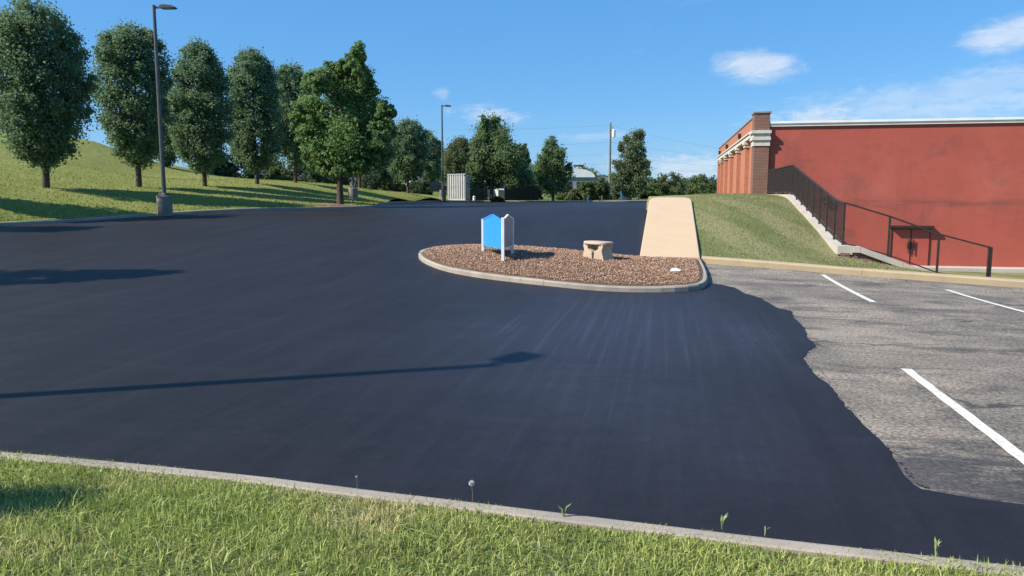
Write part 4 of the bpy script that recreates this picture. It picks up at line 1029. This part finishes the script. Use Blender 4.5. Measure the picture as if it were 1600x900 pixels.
for i, (px, py, D, hw, ty, lab) in enumerate((
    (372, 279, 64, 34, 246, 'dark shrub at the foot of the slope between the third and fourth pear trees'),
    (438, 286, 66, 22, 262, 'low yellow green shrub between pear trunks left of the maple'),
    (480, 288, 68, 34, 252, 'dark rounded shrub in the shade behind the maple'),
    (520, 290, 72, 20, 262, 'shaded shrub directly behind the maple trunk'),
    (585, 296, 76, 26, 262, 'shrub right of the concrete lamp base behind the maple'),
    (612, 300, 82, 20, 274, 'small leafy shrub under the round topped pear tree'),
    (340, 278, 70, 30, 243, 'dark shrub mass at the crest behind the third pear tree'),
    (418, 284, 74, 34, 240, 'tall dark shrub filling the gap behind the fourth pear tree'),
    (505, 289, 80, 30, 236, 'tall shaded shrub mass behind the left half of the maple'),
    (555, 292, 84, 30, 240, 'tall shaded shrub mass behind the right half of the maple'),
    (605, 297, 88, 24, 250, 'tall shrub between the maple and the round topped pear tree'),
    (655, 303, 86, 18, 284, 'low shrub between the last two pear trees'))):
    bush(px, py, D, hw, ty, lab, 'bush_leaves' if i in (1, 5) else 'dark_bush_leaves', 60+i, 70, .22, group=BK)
FR = 'shrubs along the far edge of the lot'
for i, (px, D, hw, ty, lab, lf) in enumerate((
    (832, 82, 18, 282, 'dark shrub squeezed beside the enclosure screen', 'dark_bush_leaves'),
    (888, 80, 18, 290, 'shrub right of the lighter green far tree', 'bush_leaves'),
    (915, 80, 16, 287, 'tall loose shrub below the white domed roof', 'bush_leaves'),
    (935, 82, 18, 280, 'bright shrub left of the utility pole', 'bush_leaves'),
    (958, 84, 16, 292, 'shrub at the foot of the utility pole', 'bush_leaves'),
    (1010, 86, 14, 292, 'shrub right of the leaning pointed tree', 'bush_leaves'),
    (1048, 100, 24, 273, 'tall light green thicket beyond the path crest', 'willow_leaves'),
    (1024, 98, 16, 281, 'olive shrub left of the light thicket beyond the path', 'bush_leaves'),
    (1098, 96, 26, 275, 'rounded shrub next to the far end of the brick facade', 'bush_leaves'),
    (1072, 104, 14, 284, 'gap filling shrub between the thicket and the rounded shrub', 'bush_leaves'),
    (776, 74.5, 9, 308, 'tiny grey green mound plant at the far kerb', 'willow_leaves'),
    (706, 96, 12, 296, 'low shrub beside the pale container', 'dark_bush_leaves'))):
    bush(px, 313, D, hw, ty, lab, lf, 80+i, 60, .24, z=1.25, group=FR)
rs = np.random.default_rng(77)
C = []
for px in np.arange(560, 1130, 9):
    D_ = 190+rs.uniform(-30, 60); p_ = V(px+rs.uniform(-4, 4), 303, D_)
    hz = V(px, rs.uniform(276, 288) if px > 830 else rs.uniform(262, 280), D_)[2]
    for _ in range(14): C.append((p_[0]+rs.normal(0, 1.6), p_[1]+rs.normal(0, 3), rs.uniform(.15, 1)*(hz-1)+1))
C = np.array(C); Q, Nn = clumps_to_leaves(C, np.full(len(C), 1.3), 28, (0, 150, -20), rs)
tag(leaf_mesh('woods', Q, Nn, .8, M['dark_bush_leaves'], None, rs), 'dark far-off belt of trees along the horizon', 'woods', kind='stuff')
# wooded ridge behind the domed building
ra = np.linspace(560, 1150, 60); ridge = []
for j, (D_, dy) in enumerate(((420, 40), (520, 0), (640, 40))):
    for px in ra:
        base_y = np.interp(px, [560, 690, 720, 760, 890, 930, 960, 1010, 1150], [258, 240, 238, 262, 268, 272, 284, 292, 297])
        q = V(px, min(300, base_y+dy*.5), D_); ridge.append((q[0], q[1], q[2]+rs.normal(0, .5)))
ridge = np.array(ridge).reshape(3, 60, 3)
sheet('hills', ridge[..., 0], ridge[..., 1], ridge[..., 2], M['dark_bush_leaves'])
C = ridge[1][np.repeat(np.arange(60), 9)]+rs.normal(0, 1, (540, 3))*np.array([2.5, 4, 2.0])
C = np.r_[C, (ridge[0]*.5+ridge[1]*.5)[np.repeat(np.arange(60), 9)]+rs.normal(0, 1, (540, 3))*np.array([2.5, 14, 1.6])]
Q, Nn = clumps_to_leaves(C, np.full(len(C), 2.6), 24, (0, 400, -60), rs)
tag(leaf_mesh('ridge_woods', Q, Nn, 1.6, M['oak_leaves'], None, rs), 'wooded ridge on the skyline behind the domed building', 'woods', kind='stuff')

# ------------------------------------------------------------------ far buildings, pole, wires
dp = V(905, 300, 170); db = thing('domed_building', 'low grey building with an arched white roof far behind the trees', 'building', (dp[0], dp[1], 0), TH)
zr = V(905, 277, 170)[2]; zt_ = V(905, 264, 170)[2]
MB().box(-3.4, 7, 0, 12, 0, zr).build('wall', M['grey_building'], db)
arc = [(-3.6*math.cos(a)-.2, (zt_-zr)*math.sin(a)+zr+.01) for a in np.linspace(0, math.pi, 17)]
MB().prism(arc, lambda pt, e_: (pt[0], -.3+12.3*e_, pt[1])).build('roof', M['roof_white'], db)
for k in range(4):
    MB().box(-3.0+k*2.4, -1.6+k*2.4, -.06, -.002, zr-2.2, zr-1.0).build('window', M['car_glass'], db)
up = V(952, 314, 82); upz = V(952, 192, 82)[2]
U = thing('utility_pole', 'tall wooden utility pole with a pale transformer at the far edge', 'utility pole', (up[0], up[1], 1.1), TH)
H = upz-1.1
MB().tube([(0, 0, -.3), (0, 0, H)], [.15, .10], 10).build('pole', M['wood_pole'], U)
MB().lathe((.36, 0, H-1.5), [(.1, 0), (.19, .04), (.19, .75), (.1, .82)], 14).build('transformer', M['roof_white'], U)
MB().bar((.05, 0, H-.8), (.36, 0, H-.75), .06).bar((.05, 0, H-1.4), (.36, 0, H-1.4), .05).build('bracket', M['grey_metal'], U)
for dx, dz in ((.0, .05), (.22, -.55), (-.14, -.9)):
    MB().lathe((dx, 0, H+dz), [(.03, 0), (.07, .03), (.05, .07), (.07, .11), (.02, .16)], 10).build('insulator', M['grey_metal'], U)
wires = [((560, 150), (1140, 262), 'topmost'), ((560, 196), (1140, 268), 'second'), ((560, 215), (1140, 279), 'third'), ((560, 232), (1140, 287), 'lowest')]
for i, (l_, r_, wd_) in enumerate(wires):
    c_ = V(952, (196, 222, 240, 256)[i], 82)
    L0 = V(l_[0], (196, 228, 247, 262)[i]+4, 110); R0 = V(1190, (240, 246, 262, 268)[i], 92)
    pts = []
    for A_, B_ in ((L0, c_), (c_, R0)):
        for k in range(14):
            f_ = k/14; pts.append((lerp(A_[0], B_[0], f_), lerp(A_[1], B_[1], f_), lerp(A_[2], B_[2], f_)-.35*4*f_*(1-f_)))
    pts.append(R0)
    wo = MB().tube(pts, .0055, 5).build('power_line', M['fence_black'])
    tag(wo, f'{wd_} of the thin power lines strung past the wooden utility pole', 'power line', 'power lines at the utility pole')
    if i == 3:
        f_ = 12.0/14; q = Vector((lerp(L0[0], c_[0], .905), lerp(L0[1], c_[1], .905), lerp(L0[2], c_[2], .905)-.35*4*.905*.095))
        MB().tube([q-Vector((.6, .05, 0)), q-Vector((.5, .04, 0)), q+Vector((.5, .04, 0)), q+Vector((.6, .05, 0))], [.03, .09, .09, .03], 8).build('splice_case', M['fence_black'], wo)

# ------------------------------------------------------------------ container, enclosure, vehicles, bin
cp = V(700, 306, 80); ct = thing('shipping_container', 'pale corrugated metal container at the far corner of the lot', 'container', (cp[0], cp[1], 1.35), TH-R(42))
cw = 33*80/1200/math.cos(R(42))*.86; ch = V(700, 272, 80)[2]-1.35
prof = []
nrib = 8
for k in range(nrib):
    x0 = cw*k/nrib; st_ = cw/nrib
    prof += [(x0, 0), (x0+st_*.5, 0), (x0+st_*.6, .11), (x0+st_*.9, .11)]
prof += [(cw, 0), (cw, 2.4), (0, 2.4)]
MB().prism(prof, lambda pt, e_: (pt[0], pt[1], .12+(ch-.2)*e_)).build('body', M['container_paint'], ct)
fr_ = MB()
for x_ in (-.04, cw+.0): fr_.box(x_, x_+.05, -.06, -.01, 0, ch)
fr_.box(-.04, cw+.05, -.05, 2.4, ch-.078, ch).box(-.04, cw+.05, -.05, 2.4, 0, .118)
fr_.build('frame', M['grey_metal'], ct)
EN = 'dark enclosure screens at the far corner'
def screen(px0, px1, D0, D1, ytop, ybot, label):
    a = V(px0, ybot, D0); b_ = V(px1, ybot, D1); zt2 = V(px0, ytop, D0)[2]
    A_, B_ = Vector((a[0], a[1], 0)), Vector((b_[0], b_[1], 0)); L_ = (B_-A_).length; d_ = (B_-A_).normalized()
    o_ = thing('enclosure_screen', label, 'screen fence', (a[0], a[1], 1.3), math.atan2(d_.y, d_.x), EN)
    h_ = zt2-1.3; k_ = int(L_/.16)
    for i in range(k_):
        x0 = L_*i/k_; MB().box(x0, x0+L_/k_-.012, -.012+(.006 if i % 2 else 0), .015, .06, h_-.04+.02*(i % 3 == 0)).build('board', M['screen_dark'], o_)
    for i in range(0, k_+1, 8): MB().box(L_*i/k_-.05, L_*i/k_+.05, .02, .12, 0, h_+.03).build('post', M['screen_dark'], o_)
    MB().box(0, L_, .016, .06, h_*.25, h_*.25+.1).box(0, L_, .016, .06, h_*.8, h_*.8+.1).build('rail', M['screen_dark'], o_)
screen(735, 762, 77, 77.5, 286, 311, 'dark board screen right of the pale container')
screen(789, 842, 77.5, 79, 283, 313, 'long dark board screen below the tall tree right of the white van')

def car(label, px, D, z_, rz, L_, W_, H_, paint, kind='suv', cat='car'):
    p = V(px, 300, D); o_ = thing('parked_'+kind, label, cat, (p[0], p[1], z_), TH+rz)
    hl = L_/2
    if kind == 'van':
        pb = [(-hl, .35), (-hl, H_*.93), (-hl+.1, H_), (hl*.55, H_), (hl*.72, H_*.9), (hl*.88, H_*.58), (hl, H_*.5), (hl, .35)]
    else:
        pb = [(-hl, .35), (-hl, H_*.62), (-hl*.93, H_*.66), (-hl*.80, H_*.97), (-hl*.6, H_), (hl*.12, H_), (hl*.42, H_*.68), (hl*.93, H_*.58), (hl, H_*.48), (hl, .35)]
    MB().prism(pb, lambda pt, e_: (pt[0], (-W_/2+W_*e_)*(1 if pt[1] < H_*.7 else .88), pt[1])).build('body', M[paint], o_, .03)
    for sgn in (-1, 1):
        for x0, x1 in ((-hl*.70, -hl*.32), (-hl*.28, hl*.14)):
            MB().prism([(x0, H_*.68), (x1, H_*.68), (x1-.12, H_*.91), (x0+.06, H_*.91)], lambda pt, e_: (pt[0], sgn*(W_/2*(.955 if pt[1] < H_*.75 else .885)+.004+.012*e_), pt[1])).build('window', M['car_glass'], o_)
        for x_ in (-hl*.62, hl*.62):
            wh = MB().tube([(x_, sgn*(W_/2-.2), .33), (x_, sgn*(W_/2+.012), .33)], .33, 18).build('tyre', M['rubber'], o_)
            MB().tube([(x_, sgn*(W_/2+.013), .33), (x_, sgn*(W_/2+.02), .33)], .2, 14).build('rim', M['chrome'], wh)
        MB().box(hl-.03, hl+.012, sgn*W_*.36-.18, sgn*W_*.36+.18, H_*.42, H_*.5).build('headlight', M['lens'], o_)
        MB().box(-hl-.012, -hl+.03, sgn*W_*.4-.1, sgn*W_*.4+.1, H_*.45, H_*.6).build('tail_light', M['red_door_paint'], o_)
    wx = (hl*.45, hl*.70) if kind != 'van' else (hl*.74, hl*.86)
    if kind == 'van': q = [(hl*.735, H_*.9), (hl*.885, H_*.6)]
    else: q = [(hl*.14, H_*.97), (hl*.41, H_*.71)]
    nx, nz = (q[0][1]-q[1][1]), (q[1][0]-q[0][0]); k_ = math.hypot(nx, nz); nx, nz = nx/k_*.012, nz/k_*.012
    MB().add([(a+nx*j, W_*.5*sg_*(.8 if i == 0 else .84), b_+nz*j) for j in (0, 1.6) for i, (a, b_) in enumerate(q) for sg_ in (-1, 1)],
             [(0, 1, 3, 2), (4, 6, 7, 5), (0, 4, 5, 1), (2, 3, 7, 6), (0, 2, 6, 4), (1, 5, 7, 3)]).build('windscreen', M['car_glass'], o_)
    return o_
car('dark parked suv behind the distant lamp post', 681, 104, 1.95, R(8), 4.7, 1.9, 1.75, 'car_dark')
car('silver parked car left of the dark suv', 668, 118, 2.45, R(15), 4.5, 1.8, 1.45, 'car_silver', 'car')
car('white parked car behind the last pear trees', 652, 122, 2.6, R(-10), 4.5, 1.8, 1.5, 'car_white', 'car')
car('white parked van half hidden behind the broad maple', 553, 92, 2.0, R(12), 5.0, 2.0, 2.1, 'car_white', 'van', 'van')
car('white parked van in the shade between the dark enclosure screens', 774, 82, 1.3, R(-62), 5.2, 2.0, 2.2, 'car_white', 'van', 'van')
rb = V(976, 312, 80.5); bn_ = thing('recycling_bin', 'blue bin with a dark opening below the leaning tree', 'bin', (rb[0], rb[1], 1.3), TH)
MB().prism([(-.36, 0), (.36, 0), (.42, 1.05), (-.42, 1.05)], lambda pt, e_: (pt[0], -.35+.7*e_, pt[1])).build('body', M['bin_blue'], bn_, .02)
MB().prism([(-.45, 1.06), (.45, 1.06), (.40, 1.2), (-.40, 1.2)], lambda pt, e_: (pt[0], -.4+.8*e_, pt[1])).build('lid', M['bin_blue'], bn_)
MB().box(-.2, .2, -.40, -.36, .55, .85).build('opening', M['screen_dark'], bn_)
def marker(px, D, h_, r_, label):
    p = V(px, 314, D); o_ = thing('marker_post', label, 'marker post', (p[0], p[1], 1.3))
    MB().tube([(0, 0, -.1), (0, 0, h_-.05), (0, 0, h_)], [r_, r_, r_*.6], 10).build('post', M['sign_white'], o_)
    MB().tube([(0, 0, h_*.72), (0, 0, h_*.82)], r_*1.04, 10).build('band', M['grey_metal'], o_)
marker(918, 77.5, .55, .09, 'short white marker post at the far edge left of the utility pole')
marker(741, 75.6, .5, .14, 'stubby white marker post before the dark enclosure screen')
marker(998, 80, .6, .1, 'pale marker post beside the blue bin')
